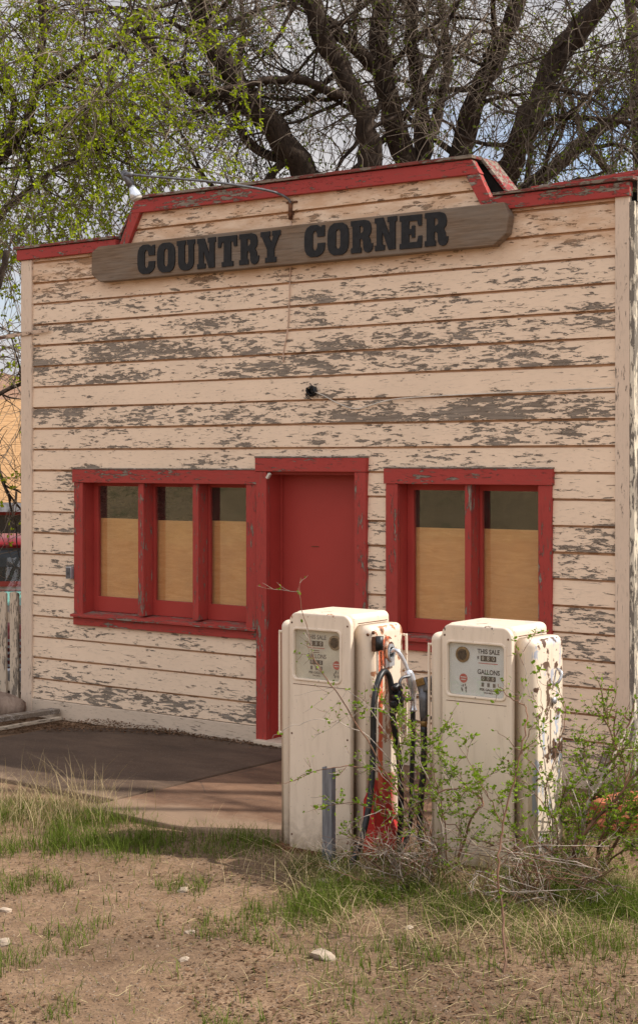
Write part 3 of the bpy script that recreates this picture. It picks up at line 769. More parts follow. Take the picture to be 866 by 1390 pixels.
# ------------------------------------------------------------------ petrol pumps
def rrect(x0, x1, z0, z1, r, n=6, corners=(1, 1, 1, 1)):
    """corners: bl, br, tr, tl"""
    out = []
    for (cx, cz, a0, on) in ((x0, z0, 180, corners[0]), (x1, z0, 270, corners[1]), (x1, z1, 0, corners[2]), (x0, z1, 90, corners[3])):
        if not on: out.append((cx, cz)); continue
        ccx = cx+(r if cx == x0 else -r); ccz = cz+(r if cz == z0 else -r)
        for i in range(n+1):
            a = R(a0+90*i/n); out.append((ccx+r*math.cos(a), ccz+r*math.sin(a)))
    return out
def front_mtx(o3, y):    # 2D (x,y) -> world (x,z) on the plane y facing -Y
    return Matrix(((1,0,0,o3.x), (0,0,-1,o3.y+y), (0,1,0,o3.z), (0,0,0,1)))
def make_pump(loc, label, mat, mirror, grimy):
    t = thing('petrol_pump', label, 'petrol pump', loc, 'old petrol pumps in front of the store'); o = Vector(loc); X, Y, Z = o
    s = -1 if mirror else 1
    HW, CWd = .318, .21
    # cabinet core with crowned top
    up = lambda vs: abs(vs[0].z-vs[1].z) > .5 or min(v.z for v in vs) > Z+1
    rbox_mesh('cabinet', (X-CWd+.002, X+CWd-.002, Y-.175, Y+.19, Z-.05, Z+1.297), .035, 5, mat, t, up)
    # front door with the window opening
    dz0, dz1, dx0, dx1 = .93, 1.20, -.175 if not mirror else -.172, .14 if not mirror else .168
    lp = [rrect(-CWd, CWd, -.03, 1.293, .055, 7, (0, 0, 1, 1)), rrect(dx0, dx1, dz0, dz1, .022, 5)]
    d = outline_obj('front_panel', lp, .007, .009, mat, t, front_mtx(o, -.186))
    for p in d.data.polygons: p.use_smooth = True
    d.modifiers.new('wn', 'WEIGHTED_NORMAL')
    bz = outline_obj('dial_bezel', [rrect(dx0-.012, dx1+.012, dz0-.012, dz1+.012, .03, 6), rrect(dx0+.001, dx1-.001, dz0+.001, dz1-.001, .020, 6)], .003, .003, mat, t, front_mtx(o, -.204))
    for p in bz.data.polygons: p.use_smooth = True
    # dial
    pm = M['dialgrimy'] if grimy else M['dialplate']
    dp = MB(); dp.box(X+dx0-.004, X+dx1+.004, Y-.1805, Y-.1775, Z+dz0-.004, Z+dz1+.004); dial = dp.build('dial_plate', pm, t)
    yy = -.1812
    def fm(x, z, dy=0.): return front_mtx(Vector((X+x, Y, Z+z)), yy-dy)
    tx = .062 if mirror else -.035
    ink = M['greyprint'] if grimy else M['blackpaint']
    L_ = [text_obj('dial_print', 'THIS SALE', .034, ink, dial, fm(tx, 1.160), .0007, .88),
          text_obj('dial_print', 'GALLONS', .034, ink, dial, fm(tx, 1.055), .0007, .88),
          text_obj('dial_print', 'PER GALLON', .017, ink, dial, fm(tx, .965), .0004, 1.05),
          text_obj('dial_print', 'TAX INCL.', .011, ink, dial, fm(tx, .949), .0003, 1.1),
          text_obj('dial_print', '$', .026, ink, dial, fm(tx-.062, 1.126), .0004)]
    mbp = MB(); mbp.box(X+tx-.06, X+tx+.055, Y+yy-.0006, Y+yy, Z+1.099, Z+1.1025); L_.append(mbp.build('p', M['redprint'], dial))
    if grimy:
        mbp = MB()
        for z in (1.085, 1.063+.012): mbp.box(X+tx-.03, X+tx+.02, Y+yy-.0006, Y+yy, Z+z, Z+z+.0035)
        L_.append(mbp.build('p', M['rust'], dial))
    join(L_, 'dial_print')
    for (cz, n, w, h, txt) in ((1.126, 3, .028, .028, '880'), (1.023, 3, .026, .024, '000')):
        c = []
        for i in range(n):
            x = tx+(i-1)*(w+.003)
            m_ = MB(); m_.box(X+x-w/2, X+x+w/2, Y+yy-.003, Y+yy+.0002, Z+cz-h/2, Z+cz+h/2); c.append(m_.build('c', M['counter'], dial))
            c.append(text_obj('c', txt[i], h*1.05, M['digits'], dial, fm(x, cz, .0034), .0004))
        join(c, 'counter')
    c = []
    for i in range(3):
        x = tx+(i-1)*.034
        m_ = MB(); m_.box(X+x-.007, X+x+.007, Y+yy-.002, Y+yy+.0002, Z+.981, Z+1.001); c.append(m_.build('c', M['greyprint'], dial))
    join(c, 'price_wheels')
    sx = -.092 if mirror else .092
    m_ = MB(); m_.smooth = True
    sc = Vector((X+sx, Y+yy, Z+1.138))
    ring = [(sc+Vector((0, -d_, 0)), r_) for d_, r_ in ((0, .041), (.005, .041), (.0075, .036), (.0075, .029), (.002, .0275))]
    m_.tube([a for a, b in ring], [b for a, b in ring], 24, False); rg = m_.build('sight_ring', M['brass'] if not grimy else M['oldbrass'], dial)
    m_ = MB(); m_.smooth = True
    m_.smooth = False; m_.cyl(sc+Vector((0, 0, 0)), sc+Vector((0, -.003, 0)), .0275, 24); m_.smooth = True; m_.tube([sc+Vector((0, -.0031, 0)), sc+Vector((0, -.005, 0)), sc+Vector((0, -.0065, 0)), sc+Vector((0, -.007, 0))], [.020, .018, .011, .002], 20); m_.build('sight_glass', M['sightglass'], rg)
    # plain round decal with a grey smudge below (the printed character is left out)
    m_ = MB(); 
    ec = Vector((X+sx+(.004 if mirror else .01), Y+yy, Z+1.015)); m_.cyl(ec+Vector((0, .0002, 0)), ec+Vector((0, -.0008, 0)), .024, 20); m_.mi = 1
    m_.box(ec.x-.017, ec.x+.017, ec.y-.0014, ec.y-.0009, ec.z+.004, ec.z+.008); m_.box(ec.x-.014, ec.x+.014, ec.y-.0014, ec.y-.0009, ec.z-.008, ec.z-.004)
    m_.mi = 2
    for k in range(9):
        a = random.uniform(-.018, .018); b = -.03-random.uniform(0, .04); q_ = random.uniform(.003, .007)
        m_.box(ec.x+a-q_/2, ec.x+a+q_/2, ec.y-.0008, ec.y, ec.z+b-q_, ec.z+b+q_)
    m_.build('decal', [M['redprint'], M['dialplate'], M['greyprint']], dial)
    g = MB(); g.box(X+dx0-.003, X+dx1+.003, Y-.1925, Y-.1905, Z+dz0-.003, Z+dz1+.003); g.build('dial_glass', M['glass'], t)
    for (qx, qz) in ((-.19, 1.235), (.19, 1.235), (-.19, .06), (.19, .06), (-.19, .62), (.19, .62)):
        sc_ = MB(); sc_.smooth = True; sc_.cyl((X+qx, Y-.2005, Z+qz), (X+qx, Y-.2035, Z+qz), .0055, 10); sc_.build('screw', M['rust'], t)
    sm_ = MB(); sm_.box(X-CWd+.03, X+CWd-.03, Y-.2035, Y-.2015, Z+.895, Z+.898); sm_.build('panel_seam', M['rust'], t)
    # side housings: rounded columns lower than the middle, full height, one each side
    for sd in (-1, 1):
        a, b = sorted((X+sd*(CWd-.008), X+sd*HW))
        keep = lambda vs, sd=sd: (min(v.z for v in vs) > Z+1 and not all(abs(v.x-(X+sd*(CWd-.008))) < 1e-4 for v in vs)) or (abs(vs[0].z-vs[1].z) > .5 and abs(vs[0].x-(X+sd*HW)) < 1e-4)
        rbox_mesh('side_housing', (a, b, Y-.158, Y+.165, Z-.05, Z+1.238), .042, 6, mat, t, keep)
        # guard rods on the outer face
        gd = MB(); gd.smooth = True
        for yv in ((-.135, .145) if sd == 1 and not mirror else (.10,) if sd == 1 else (-.12, .13)):
            if mirror and sd == 1: continue
            xx = X+sd*(HW+.022)
            gd.tube(smooth_path([(X+sd*(HW-.012), Y+yv, Z+1.17), (xx-sd*.006, Y+yv, Z+1.168), (xx, Y+yv, Z+1.15), (xx, Y+yv, Z+.9), (xx, Y+yv, Z+.62), (xx-sd*.006, Y+yv, Z+.602), (X+sd*(HW-.012), Y+yv, Z+.60)], 5), .0075, 8)
        if gd.v: gd.build('guard_rod', mat, t)
    # plinth and trim line
    pl = MB(); pl.box(X-.335, X+.335, Y-.215, Y+.2, Z-.10, Z-.012); bevel(pl.build('plinth', M['rust'], t), .01)
    return t
M['oldbrass'] = simple('dull tan metal', (.36, .27, .17), .6, .1, .2, 40)
pumpA = make_pump((2.377, -2.24, 0), 'cream petrol pump with two black hoses and nozzle on its side, nearer the red door', M['pump1'], False, True)
pumpB = make_pump((3.352, -2.20, -.01), 'cream petrol pump with chipped blue grey side, in front of the two pane window', M['pump2'], True, False)
# cap seam on the tops
for P_, mt in ((pumpA, M['rust']), (pumpB, M['rust'])):
    l = P_.location; mb = MB(); mb.box(l.x+.2065, l.x+.2095, l.y-.13, l.y+.15, l.z+1.244, l.z+1.2475); mb.build('seam', mt, P_)

# pump A: holster, nozzle, hoses on the right side
XS = 2.377+.318
def ellipse_x(mb, c, ry, rz, x0, x1, n=24):
    mb.prism_x([(c[1]+ry*math.cos(2*math.pi*i/n), c[2]+rz*math.sin(2*math.pi*i/n)) for i in range(n)], x0, x1)
hc = (XS, -2.235, 1.085)
mb = MB(); ellipse_x(mb, (0, hc[1]-.012, hc[2]+.002), .063, .088, XS-.001, XS+.003); mb.build('paint_halo', M['oldred'], pumpA)
mb = MB(); mb.smooth = False
def ring_x(mb, c, ry, rz, wy, wz, x0, x1, n=28):
    vs = []
    for x, k in ((x0, 1), (x1, 1), (x1, 0), (x0+.002, 0)):
        for i in range(n):
            a = 2*math.pi*i/n; vs.append((x, c[1]+(ry-(wy if k == 0 else 0))*math.cos(a), c[2]+(rz-(wz if k == 0 else 0))*math.sin(a)))
    fs = [(r*n+i, r*n+(i+1)%n, (r+1)*n+(i+1)%n, (r+1)*n+i) for r in range(3) for i in range(n)]
    mb.add(vs, fs)
ring_x(mb, (0, hc[1], hc[2]+.012), .047, .062, .012, .014, XS+.003, XS+.016)
hol = mb.build('nozzle_holster', M['pump1'], pumpA)
mb = MB(); ring_x(mb, (0, hc[1]+.002, hc[2]), .036, .048, .013, .016, XS+.004, XS+.02); mb.prism_x([(hc[1]-.042, hc[2]-.03), (hc[1]+.042, hc[2]-.03), (hc[1]+.04, hc[2]-.075), (hc[1]-.038, hc[2]-.08)], XS+.003, XS+.012)
mb.build('holster_plate', M['steel'], hol)
mb = MB(); ellipse_x(mb, (0, hc[1]+.002, hc[2]), .026, .035, XS+.0045, XS+.0065); mb.build('holster_opening', M['rubber'], hol)
nz = MB(); nz.smooth = True
sp = smooth_path([(XS+.006, -2.24, 1.085), (XS+.05, -2.235, 1.10), (XS+.078, -2.215, 1.055), (XS+.100, -2.195, .985)], 6)
nz.tube(sp, .0115, 10)
noz = nz.build('nozzle', M['chrome'], pumpA)
nz = MB(); nz.smooth = True
body = smooth_path([(XS+.100, -2.195, .99), (XS+.104, -2.19, .965), (XS+.110, -2.175, .91), (XS+.112, -2.165, .875), (XS+.112, -2.165, .82), (XS+.112, -2.165, .765)], 4)
rad = [.018+.012*math.sin(math.pi*min(1, i/(len(body)*.62))) if i < len(body)*.62 else .017 for i in range(len(body))]
rad[-1] = .024; rad[-2] = .022
nz.tube(body, rad, 12); nz.build('nozzle_body', M['chrome'], noz)
nz = MB(); nz.smooth = True
nz.tube(smooth_path([(XS+.12, -2.20, .96), (XS+.10, -2.25, .955), (XS+.095, -2.275, .92), (XS+.10, -2.28, .87), (XS+.105, -2.25, .845), (XS+.125, -2.19, .83)], 6), .0085, 7)
nz.build('trigger_guard', M['darksteel'], noz)
nz = MB(); nz.smooth = True
nz.tube(smooth_path([(XS+.10, -2.33, .90), (XS+.10, -2.30, .915), (XS+.10, -2.28, .90), (XS+.10, -2.285, .86), (XS+.10, -2.27, .82), (XS+.10, -2.30, .79), (XS+.10, -2.33, .80), (XS+.10, -2.34, .84)], 5), [.014+.009*abs(math.sin(i*1.1)) for i in range(36)], 8)
nz.tube([(XS+.1, -2.325, .87), (XS+.1, -2.28, .83), (XS+.1, -2.26, .80)], [.02, .026, .015], 8)
nz.build('swivel', M['rubber'], noz)
hs = MB(); hs.smooth = True
hs.tube(smooth_path([(XS+.112, -2.165, .77), (XS+.112, -2.165, .6), (XS+.108, -2.17, .4), (XS+.11, -2.18, .2), (XS+.09, -2.2, .06), (XS+.10, -2.3, .02)], 6), .0145, 8)
hs.build('hose', M['rubber'], pumpA)
hs = MB(); hs.smooth = True
loop = [(2.74, -2.73, -.03), (2.77, -2.69, .06), (2.79, -2.645, .18), (2.795, -2.60, .32), (2.79, -2.565, .48), (2.785, -2.548, .66), (2.785, -2.545, .82), (2.785, -2.52, .92), (2.78, -2.475, .982), (2.775, -2.425, 1.0), (2.775, -2.385, .965), (2.775, -2.362, .89), (2.77, -2.345, .76), (2.77, -2.31, .62), (2.765, -2.27, .48), (2.76, -2.25, .3), (2.75, -2.24, .12), (2.74, -2.25, .0)]
loop = [(a-.012, b+.055, c) for a, b, c in loop]
hs.tube(smooth_path(loop, 6), .017, 10); hs.build('hose', M['rubber'], pumpA)
hk = MB(); hk.box(XS+.004, XS+.03, -2.405, -2.36, 1.105, 1.185); hko = bevel(hk.build('hose_retractor', M['rust'], pumpA), .003)
hk = MB(); hk.smooth = True; hk.cyl((XS+.04, -2.382, 1.115), (XS+.04, -2.382, 1.188), .022, 16); hk.build('retractor_drum', M['rubber'], hko)
ch = MB(); ch.smooth = True
for i in range(8):
    z = 1.105-i*.0125; c = Vector((XS+.045, -2.376+.001*i, z)); a = i*math.pi/2
    pts = [c+Vector((math.cos(a)*.006*math.cos(u), math.sin(a)*.006*math.cos(u), .010*math.sin(u))) for u in [2*math.pi*k/8 for k in range(9)]]
    ch.tube(pts, .0018, 5, False)
ch.tube([(XS+.045, -2.37, 1.01), (XS+.062, -2.375, 1.005), (XS+.066, -2.372, .985)], .008, 6)
ch.build('chain', M['rust'], hko)
mb = MB(); mb.smooth = True; mb.cyl((XS-.002, -2.385, 1.205), (XS+.008, -2.385, 1.205), .01, 12); mb.cyl((XS-.02, -2.408, 1.195), (XS-.012, -2.412, 1.195), .008, 10); mb.build('bolt', M['rust'], pumpA)
# flared red kick plate at the foot of the hose side
mb = MB(); mb.add([(XS+.003, -2.39, .40), (XS+.003, -2.13, .16), (XS+.05, -2.12, -.03), (XS+.06, -2.43, -.03), (XS+.003, -2.40, .16)], [(0, 4, 3, 2, 1)]);
mb.add([(XS-.05, -2.401, .30), (XS+.003, -2.40, .40), (XS+.06, -2.43, -.03), (XS-.05, -2.415, -.03)], [(0, 3, 2, 1)])
kp = mb.build('kick_plate', peel('scuffed red kick plate', (.50, .028, .024), 2, .34, dirt=.8, dirtcol=(.16, .05, .035)), pumpA)
sm = kp.modifiers.new('solid', 'SOLIDIFY'); sm.thickness = .004; sm.offset = -1

# pump B: nozzle hanging on its left side, latch and lock plate on the chipped right side
XL = 3.352-.318
nz = MB(); nz.smooth = False
ax = [Vector((1, 0, 0)), Vector((0, .92, -.38)), Vector((0, .38, .92))]
nz.cbox((XL-.062, -2.30, .935), [Vector((.94, 0, .34)), Vector((0, 1, 0)), Vector((-.34, 0, .94))], .040, .028, .040)
nb = nz.build('nozzle', M['darksteel'], pumpB); bevel(nb, .016, 4)
nz = MB(); nz.cbox((XL-.070, -2.333, .955), [Vector((.94, 0, .34)), Vector((0, 1, 0)), Vector((-.34, 0, .94))], .026, .004, .020); bevel(nz.build('nozzle_plate', M['brass'], nb), .004, 2)
nz = MB(); nz.smooth = True
nz.tube([(XL-.066, -2.30, .92), (XL-.066, -2.30, .85), (XL-.068, -2.30, .80), (XL-.068, -2.30, .745)], [.03, .028, .024, .02], 12)
nz.tube(smooth_path([(XL-.05, -2.28, .95), (XL-.02, -2.25, 1.0), (XL+.01, -2.22, 1.03)], 4), .0115, 8)
nz.build('nozzle_neck', M['darksteel'], nb)
nz = MB(); nz.smooth = True
nz.tube(smooth_path([(XL-.055, -2.27, .90), (XL-.03, -2.25, .86), (XL-.03, -2.25, .78), (XL-.06, -2.29, .745)], 5), .007, 7); nz.build('trigger_guard', M['darksteel'], nb)
nz = MB(); nz.smooth = True; nz.cyl((XL-.068, -2.30, .75), (XL-.068, -2.30, .715), .020, 12, .018); nz.build('coupling', M['brass'], nb)
hs = MB(); hs.smooth = True; hs.tube(smooth_path([(XL-.068, -2.30, .72), (XL-.068, -2.30, .5), (XL-.09, -2.30, .3), (XL-.10, -2.28, .12), (XL-.06, -2.27, .01)], 6), .018, 8); hs.build('hose', M['rubber'], pumpB)
XR = 3.352+.318
mb = MB(); mb.box(XR+.001, XR+.008, -2.20, -2.10, .66, .86); bevel(mb.build('lock_plate', M['pump2'], pumpB), .003)
mb = MB(); mb.smooth = True; mb.tube(smooth_path([(XR+.004, -2.16, .98), (XR+.03, -2.16, 1.0), (XR+.035, -2.14, 1.04), (XR+.006, -2.13, 1.06)], 5), .008, 8); mb.build('latch', M['steel'], pumpB)
mb = MB(); mb.smooth = True; mb.cyl((XR, -2.17, .90), (XR+.016, -2.17, .90), .017, 14); mb.build('lock_knob', M['steel'], pumpB)

# steel post in front of the left pump
mb = MB(); a = at(444, 1120, 8.62)
px_ = a.x; py_ = a.y
mb.box(px_-.031, px_+.031, py_-.004, py_, -.08, .50); mb.box(px_-.031, px_-.027, py_+.0, py_+.035, -.08, .50); mb.box(px_+.027, px_+.031, py_+.0, py_+.035, -.08, .50)
def m_gal():
    t = NT('weathered galvanised channel'); a = t.noise(t.pos((20, 20, 3)), 2, 5, .6)
    t.bsdf(t.mix(t.step(a, .35, .7), (.16, .17, .19), (.32, .33, .36)), .5, None, .5); return t.mat
tag(bevel(mb.build('steel_post', m_gal()), .002), 'short grey steel channel post standing in front of the left petrol pump', 'post')

# ------------------------------------------------------------------ fence, log, boards
fen = thing('picket_fence', 'low picket fence of peeling cream pickets beside the left corner of the store', 'fence', (-2.9, .08, -.1))
tops = [(-2.654, -2.581, 1.012), (-2.829, -2.728, 1.0), (-2.975, -2.880, .995)]
x = -3.03
for i in range(16): tops.append((x-.095, x-.002, 1.0+random.uniform(-.015, .02))); x -= .155
for i, (a, b, z) in enumerate(tops):
    mb = MB(); l = random.uniform(-.004, .004)
    mb.prism_y([(a+l, -.05 if i else -.08), (b+l, -.05 if i else -.08), (b-l, z-.008), ((a+b)/2, z+.004), (a-l, z-.005)], .05, .072); bevel(mb.build('picket', M['picket'], fen), .002)
mb = MB(); mb.box(-5.5, -2.60, .076, .115, .73, .82); bevel(mb.build('rail', M['picket'], fen), .003)
mb = MB(); mb.box(-5.5, -2.60, .076, .115, .14, .22); bevel(mb.build('rail', M['picket'], fen), .003)

mb = MB(); mb.smooth = True
lg = smooth_path([(-3.9, -1.0, .10), (-3.3, -.66, .095), (-2.75, -.33, .085), (-2.43, -.15, .05)], 6)
mb.tube(lg, [.125]*12+[.12, .115, .11, .10, .085, .07, .05], 14, True, .25)
tag(mb.build('fallen_log', m_bark('peeled weathered log', (.16, .10, .075), (.40, .30, .23), .6)), 'short weathered log lying against the foot of the picket fence', 'log')
def plank3(a, b, w, t, name, label, mat):
    mb = MB(); a, b = Vector(a), Vector(b); d = (b-a).normalized(); up_ = Vector((0, 0, 1)); y = up_.cross(d).normalized(); z = d.cross(y)
    mb.cbox((a+b)/2, [d, y, z], (b-a).length/2, w, t); o = bevel(mb.build(name, mat), .003)
    return tag(o, label, 'plank', 'loose planks by the log')

plank3((-2.22, -1.25, .055), (-2.16, -.05, .05), .055, .018, 'loose_plank', 'grey plank lying in front of the log, its end against the siding', M['greywood'])
plank3((-2.02, -1.1, .01), (-1.93, -.22, .03), .022, .012, 'loose_plank', 'thin pale lath lying in the dead leaves in front of the grey plank', peel('pale lath', (.5, .42, .32), 1, .4))

# ------------------------------------------------------------------ red pickup behind the fence
def pickup():
    C = at(6, 626, 17.6); gx, gy = C.x, C.y; g0 = -.52
    t = thing('pickup_truck', 'old dark red pickup truck parked behind the picket fence', 'pickup truck', (gx, gy, g0))
    ang = math.atan2(.62, -.78)              # direction the truck's rear points
    fx = Vector((.68, -.733, 0)).normalized(); lx = Vector((fx.y*-1, fx.x, 0))
    def W(a, b, c): return Vector((gx, gy, g0))+fx*a+lx*b+Vector((0, 0, c))
    paint = simple('dark red car paint', (.22, .008, .012), .3, .0, .1, 3, .5)
    def loft(name, secs, mat, par):
        mb = MB(); mb.smooth = True; n = len(secs[0]); vs = []
        for s_ in secs: vs += [W(*p) for p in s_]
        fs = [(i*n+j, i*n+(j+1)%n, (i+1)*n+(j+1)%n, (i+1)*n+j) for i in range(len(secs)-1) for j in range(n)]
        fs += [tuple(range(n-1, -1, -1)), tuple(range((len(secs)-1)*n, len(secs)*n))]
        mb.add(vs, fs); o = mb.build(name, mat, par)
        m = o.modifiers.new('wn', 'WEIGHTED_NORMAL'); return o
    def sec(a, hw, z0, z1, r):
        return [(a, p[0], p[1]) for p in rrect(-hw, hw, z0, z1, r, 4)]
    loft('body', [sec(1.95, .55, .55, .95, .1), sec(1.85, .72, .45, 1.05, .15), sec(1.2, .80, .42, 1.12, .14), sec(.7, .85, .42, 1.14, .12), sec(-.6, .87, .42, 1.12, .1), sec(-.65, .86, .42, 1.08, .06), sec(-2.5, .85, .45, 1.06, .06)], paint, t)
    roof = loft('cab_roof', [sec(.52, .60, 1.735, 1.775, .018), sec(.40, .70, 1.74, 1.83, .04), sec(0, .74, 1.74, 1.86, .05), sec(-.6, .70, 1.74, 1.84, .05)], paint, t)
    for s_ in (-1, 1):
        mb = MB(); mb.smooth = True; mb.tube([W(.72, .78*s_, 1.12), W(.46, .68*s_, 1.76)], .03, 8); mb.build('cab_pillar', paint, t)
        mb = MB(); mb.smooth = True; mb.tube([W(-.58, .76*s_, 1.1), W(-.55, .68*s_, 1.76)], .05, 8); mb.build('cab_pillar', paint, t)
    mb = MB(); mb.add([W(.70, -.76, 1.13), W(.70, .76, 1.13), W(.47, .66, 1.745), W(.47, -.66, 1.745)], [(0, 1, 2, 3)])
    mb.build('windshield', M['glass'], t)
    mb = MB(); mb.add([W(.66, -.74, 1.14), W(.66, .74, 1.14), W(.45, .70, 1.27), W(.45, -.70, 1.27)], [(0, 1, 2, 3)]); mb.build('dashboard', simple('teal dashboard', (.20, .50, .44), .5), t)
    mb = MB(); mb.cbox(W(.50, 0, 1.62), [fx, lx, Vector((0, 0, 1))], .012, .62, .09); bevel(mb.build('sun_visor', simple('grey tinted visor', (.05, .06, .07), .25), t), .008)
    mb = MB(); mb.smooth = True; c = W(.4, -.30, 1.36); pts = [c+lx*.17*math.cos(u)+Vector((0, 0, .17*math.sin(u)))+fx*.06*math.sin(u) for u in [2*math.pi*k/20 for k in range(21)]]
    mb.tube(pts, .014, 6, False); mb.build('steering_wheel', simple('turquoise wheel rim', (.05, .35, .38), .4), t)
    mb = MB(); mb.add([W(-.57, -.68, 1.12), W(-.57, .68, 1.12), W(-.57, .6, 1.72), W(-.57, -.6, 1.72)], [(0, 3, 2, 1)]); mb.build('rear_window', M['glass'], t)
    mb = MB(); mb.cbox(W(-.25, 0, 1.0), [fx, lx, Vector((0, 0, 1))], .1, .65, .22); bevel(mb.build('seat', simple('dark seat', (.05, .05, .045), .8), t), .05, 3)
    for s_ in (-1, 1):
        mb = MB(); mb.smooth = True; mb.cyl(W(1.95, .5*s_, .85), W(2.0, .5*s_, .85), .11, 18); mb.build('headlight', M['chrome'], t)
        for a in (1.25, -1.6):
            mb = MB(); mb.smooth = True; mb.cyl(W(a, .62*s_, .36), W(a, .86*s_, .36), .36, 26); wh = mb.build('tyre', M['rubber'], t)
            mb = MB(); mb.cyl(W(a, .862*s_, .36), W(a, .875*s_, .36), .2, 20); mb.build('rim', M['steel'], wh)
    mb = MB(); mb.cbox(W(2.06, 0, .58), [fx, lx, Vector((0, 0, 1))], .03, .85, .08); bevel(mb.build('bumper', M['chrome'], t), .02, 3)
    mb = MB()
    for k in range(5): mb.cbox(W(1.985, 0, .68+.06*k), [fx, lx, Vector((0, 0, 1))], .012, .34, .012)
    mb.build('grille', M['chrome'], t)
pickup()

# ------------------------------------------------------------------ house at far left
def house():
    c = at(-40, 626, 25.); bx, by = c.x, c.y; g = -.5
    t = thing('neighbour_house', 'small pale house with orange shingle roof and red window trim beyond the pickup', 'house', (bx, by, g))
    dx, dy = Vector((RT[0], RT[1], 0)), Vector((FW[0], FW[1], 0))
    def W(a, b, z): return Vector((bx, by, 0))+dx*a+dy*b+Vector((0, 0, z))
    def bx_(mb, a0, a1, b0, b1, z0, z1):
        vs = [W(a, b, z) for z in (z0, z1) for a, b in ((a0, b0), (a1, b0), (a1, b1), (a0, b1))]
        mb.add(vs, [(0,3,2,1),(4,5,6,7),(0,1,5,4),(1,2,6,5),(2,3,7,6),(3,0,4,7)])
    mb = MB(); bx_(mb, -3.5, 3.0, 0, 5, g, 1.50)
    mb.add([W(-3.5, 0, 1.5), W(-3.5, 5, 1.5), W(-3.5, 2.5, 3.05), W(3.0, 0, 1.5), W(3.0, 5, 1.5), W(3.0, 2.5, 3.05)], [(0, 2, 1), (3, 4, 5)])
    mb.build('wall', simple('pale lap wall', (.52, .52, .50), .8, bump=.1), t)
    tt = NT('orange wood shingles'); pp = tt.pos(); z = tt.sep(pp)[2]
    rw = tt.math('MULTIPLY', z, 14.); row = tt.math('FRACT', rw); nn = tt.noise(tt.pos((3, 3, 30)), 3., 3, .6)
    cc = tt.mix(tt.step(nn, .3, .7), (.36, .20, .09), (.56, .34, .17)); cc = tt.mix(tt.step(row, 0, .16, .65, 0), cc, (.14, .07, .03))
    tt.bsdf(cc, .85, tt.bump(row, .6, .03))
    mb = MB()
    for b0, b1, z0, z1 in ((-.35, 2.5, 1.42, 3.1), (5.35, 2.5, 1.42, 3.1)):
        vs = [W(-3.8, b0, z0), W(3.3, b0, z0), W(3.3, b1, z1), W(-3.8, b1, z1)]; vs += [v+Vector((0, 0, .08)) for v in vs]
        mb.add(vs, [(0,3,2,1),(4,5,6,7),(0,1,5,4),(1,2,6,5),(2,3,7,6),(3,0,4,7)])
    rf = mb.build('roof', tt.mat, t)
    mb = MB(); bx_(mb, -3.8, 3.3, -.39, -.352, 1.36, 1.50); mb.build('gutter', M['steel'], rf)
    for a0 in (-1.35, -.10):
        mb = MB()
        for q in ((a0, a0+.1, .25, 1.35), (a0+.9, a0+1.0, .25, 1.35), (a0, a0+1.0, 1.3, 1.4), (a0, a0+1., .2, .28), (a0+.46, a0+.54, .25, 1.35)): bx_(mb, q[0], q[1], -.05, -.001, q[2], q[3])
        w = mb.build('window', M['sash'], t)
        mb = MB(); bx_(mb, a0+.05, a0+.95, -.03, -.02, .25, 1.35); mb.build('pane', simple('dark far glass', (.03, .035, .04), .1, 0, .1, 3, .6), w)
house()

# ------------------------------------------------------------------ sandstone and stones
def rock(c, s, seed, name, label, mat, sub=3, group=None, flat=.55):
    bm = bmesh.new(); bmesh.ops.create_icosphere(bm, subdivisions=sub, radius=1)
    for v in bm.verts:
        d = v.co.normalized(); k = 1+.38*noise.noise(d*1.3+Vector((seed, 0, 0)))+.14*noise.noise(d*4+Vector((seed, 3, 0)))
        q = d*k; q.x = max(-.82, min(.82, q.x)); q.z = max(-.7, min(.72, q.z))
        v.co = Vector((q.x*s[0], q.y*s[1], q.z*s[2]))
    me = bpy.data.meshes.new(name); bm.to_mesh(me); bm.free(); me.materials.append(mat)
    o = bpy.data.objects.new(name, me); COL.objects.link(o); o.location = c; o.rotation_euler = (0, 0, seed*1.7)
    tag(o, label, 'rock', group); return o
M['stone'] = simple('pale limestone', (.42, .33, .25), .9, 0, .25, 14, bump=.4)
M['sandstone'] = simple('red sandstone', (.52, .17, .085), .9, 0, .3, 18, bump=.6)
rock((3.62, -.85, .06), (.48, .22, .16), 2.2, 'sandstone_rock', 'orange red sandstone rock half hidden behind the shrub right of the pumps', M['sandstone'], 4)
rock((4.05, -.45, .07), (.30, .2, .15), 5.1, 'sandstone_rock', 'smaller orange sandstone rock nearer the right corner of the store', M['sandstone'], 4)
for i, (px, py, w, lab) in enumerate([(441, 1193, .045, 'pale angular stone on the bare soil, second nearest the camera'), (440, 1290, .075, 'largest pale stone, on bare soil at the bottom of the photo'),
        (248, 1204, .042, 'flat pale stone on bare soil left of the angular stone'), (258, 1254, .03, 'small cream pebble on the soil left of the largest stone'), (8, 1226, .04, 'pale stone at the far left edge of the bare soil'),
        (6, 1270, .05, 'flat pale stone in the bottom left corner of the soil'), (250, 1292, .03, 'flat chip of stone at the bottom left of the largest stone'), (522, 1218, .028, 'small pale stone in the grass below the left pump'), (746, 1165, .035, 'small grey stone under the shrub below the right pump'), (555, 1250, .03, 'tan chip of stone in the thin grass at the bottom')]):
    D = H_*F_/(py-HY_); p = at(px, py, D); p.z = gz(p.x, p.y)+w*.12
    rock(p, (w, w*.6, w*.38), i*1.3+.4, 'stone', lab, M['stone'], 2, 'loose stones on the bare soil')

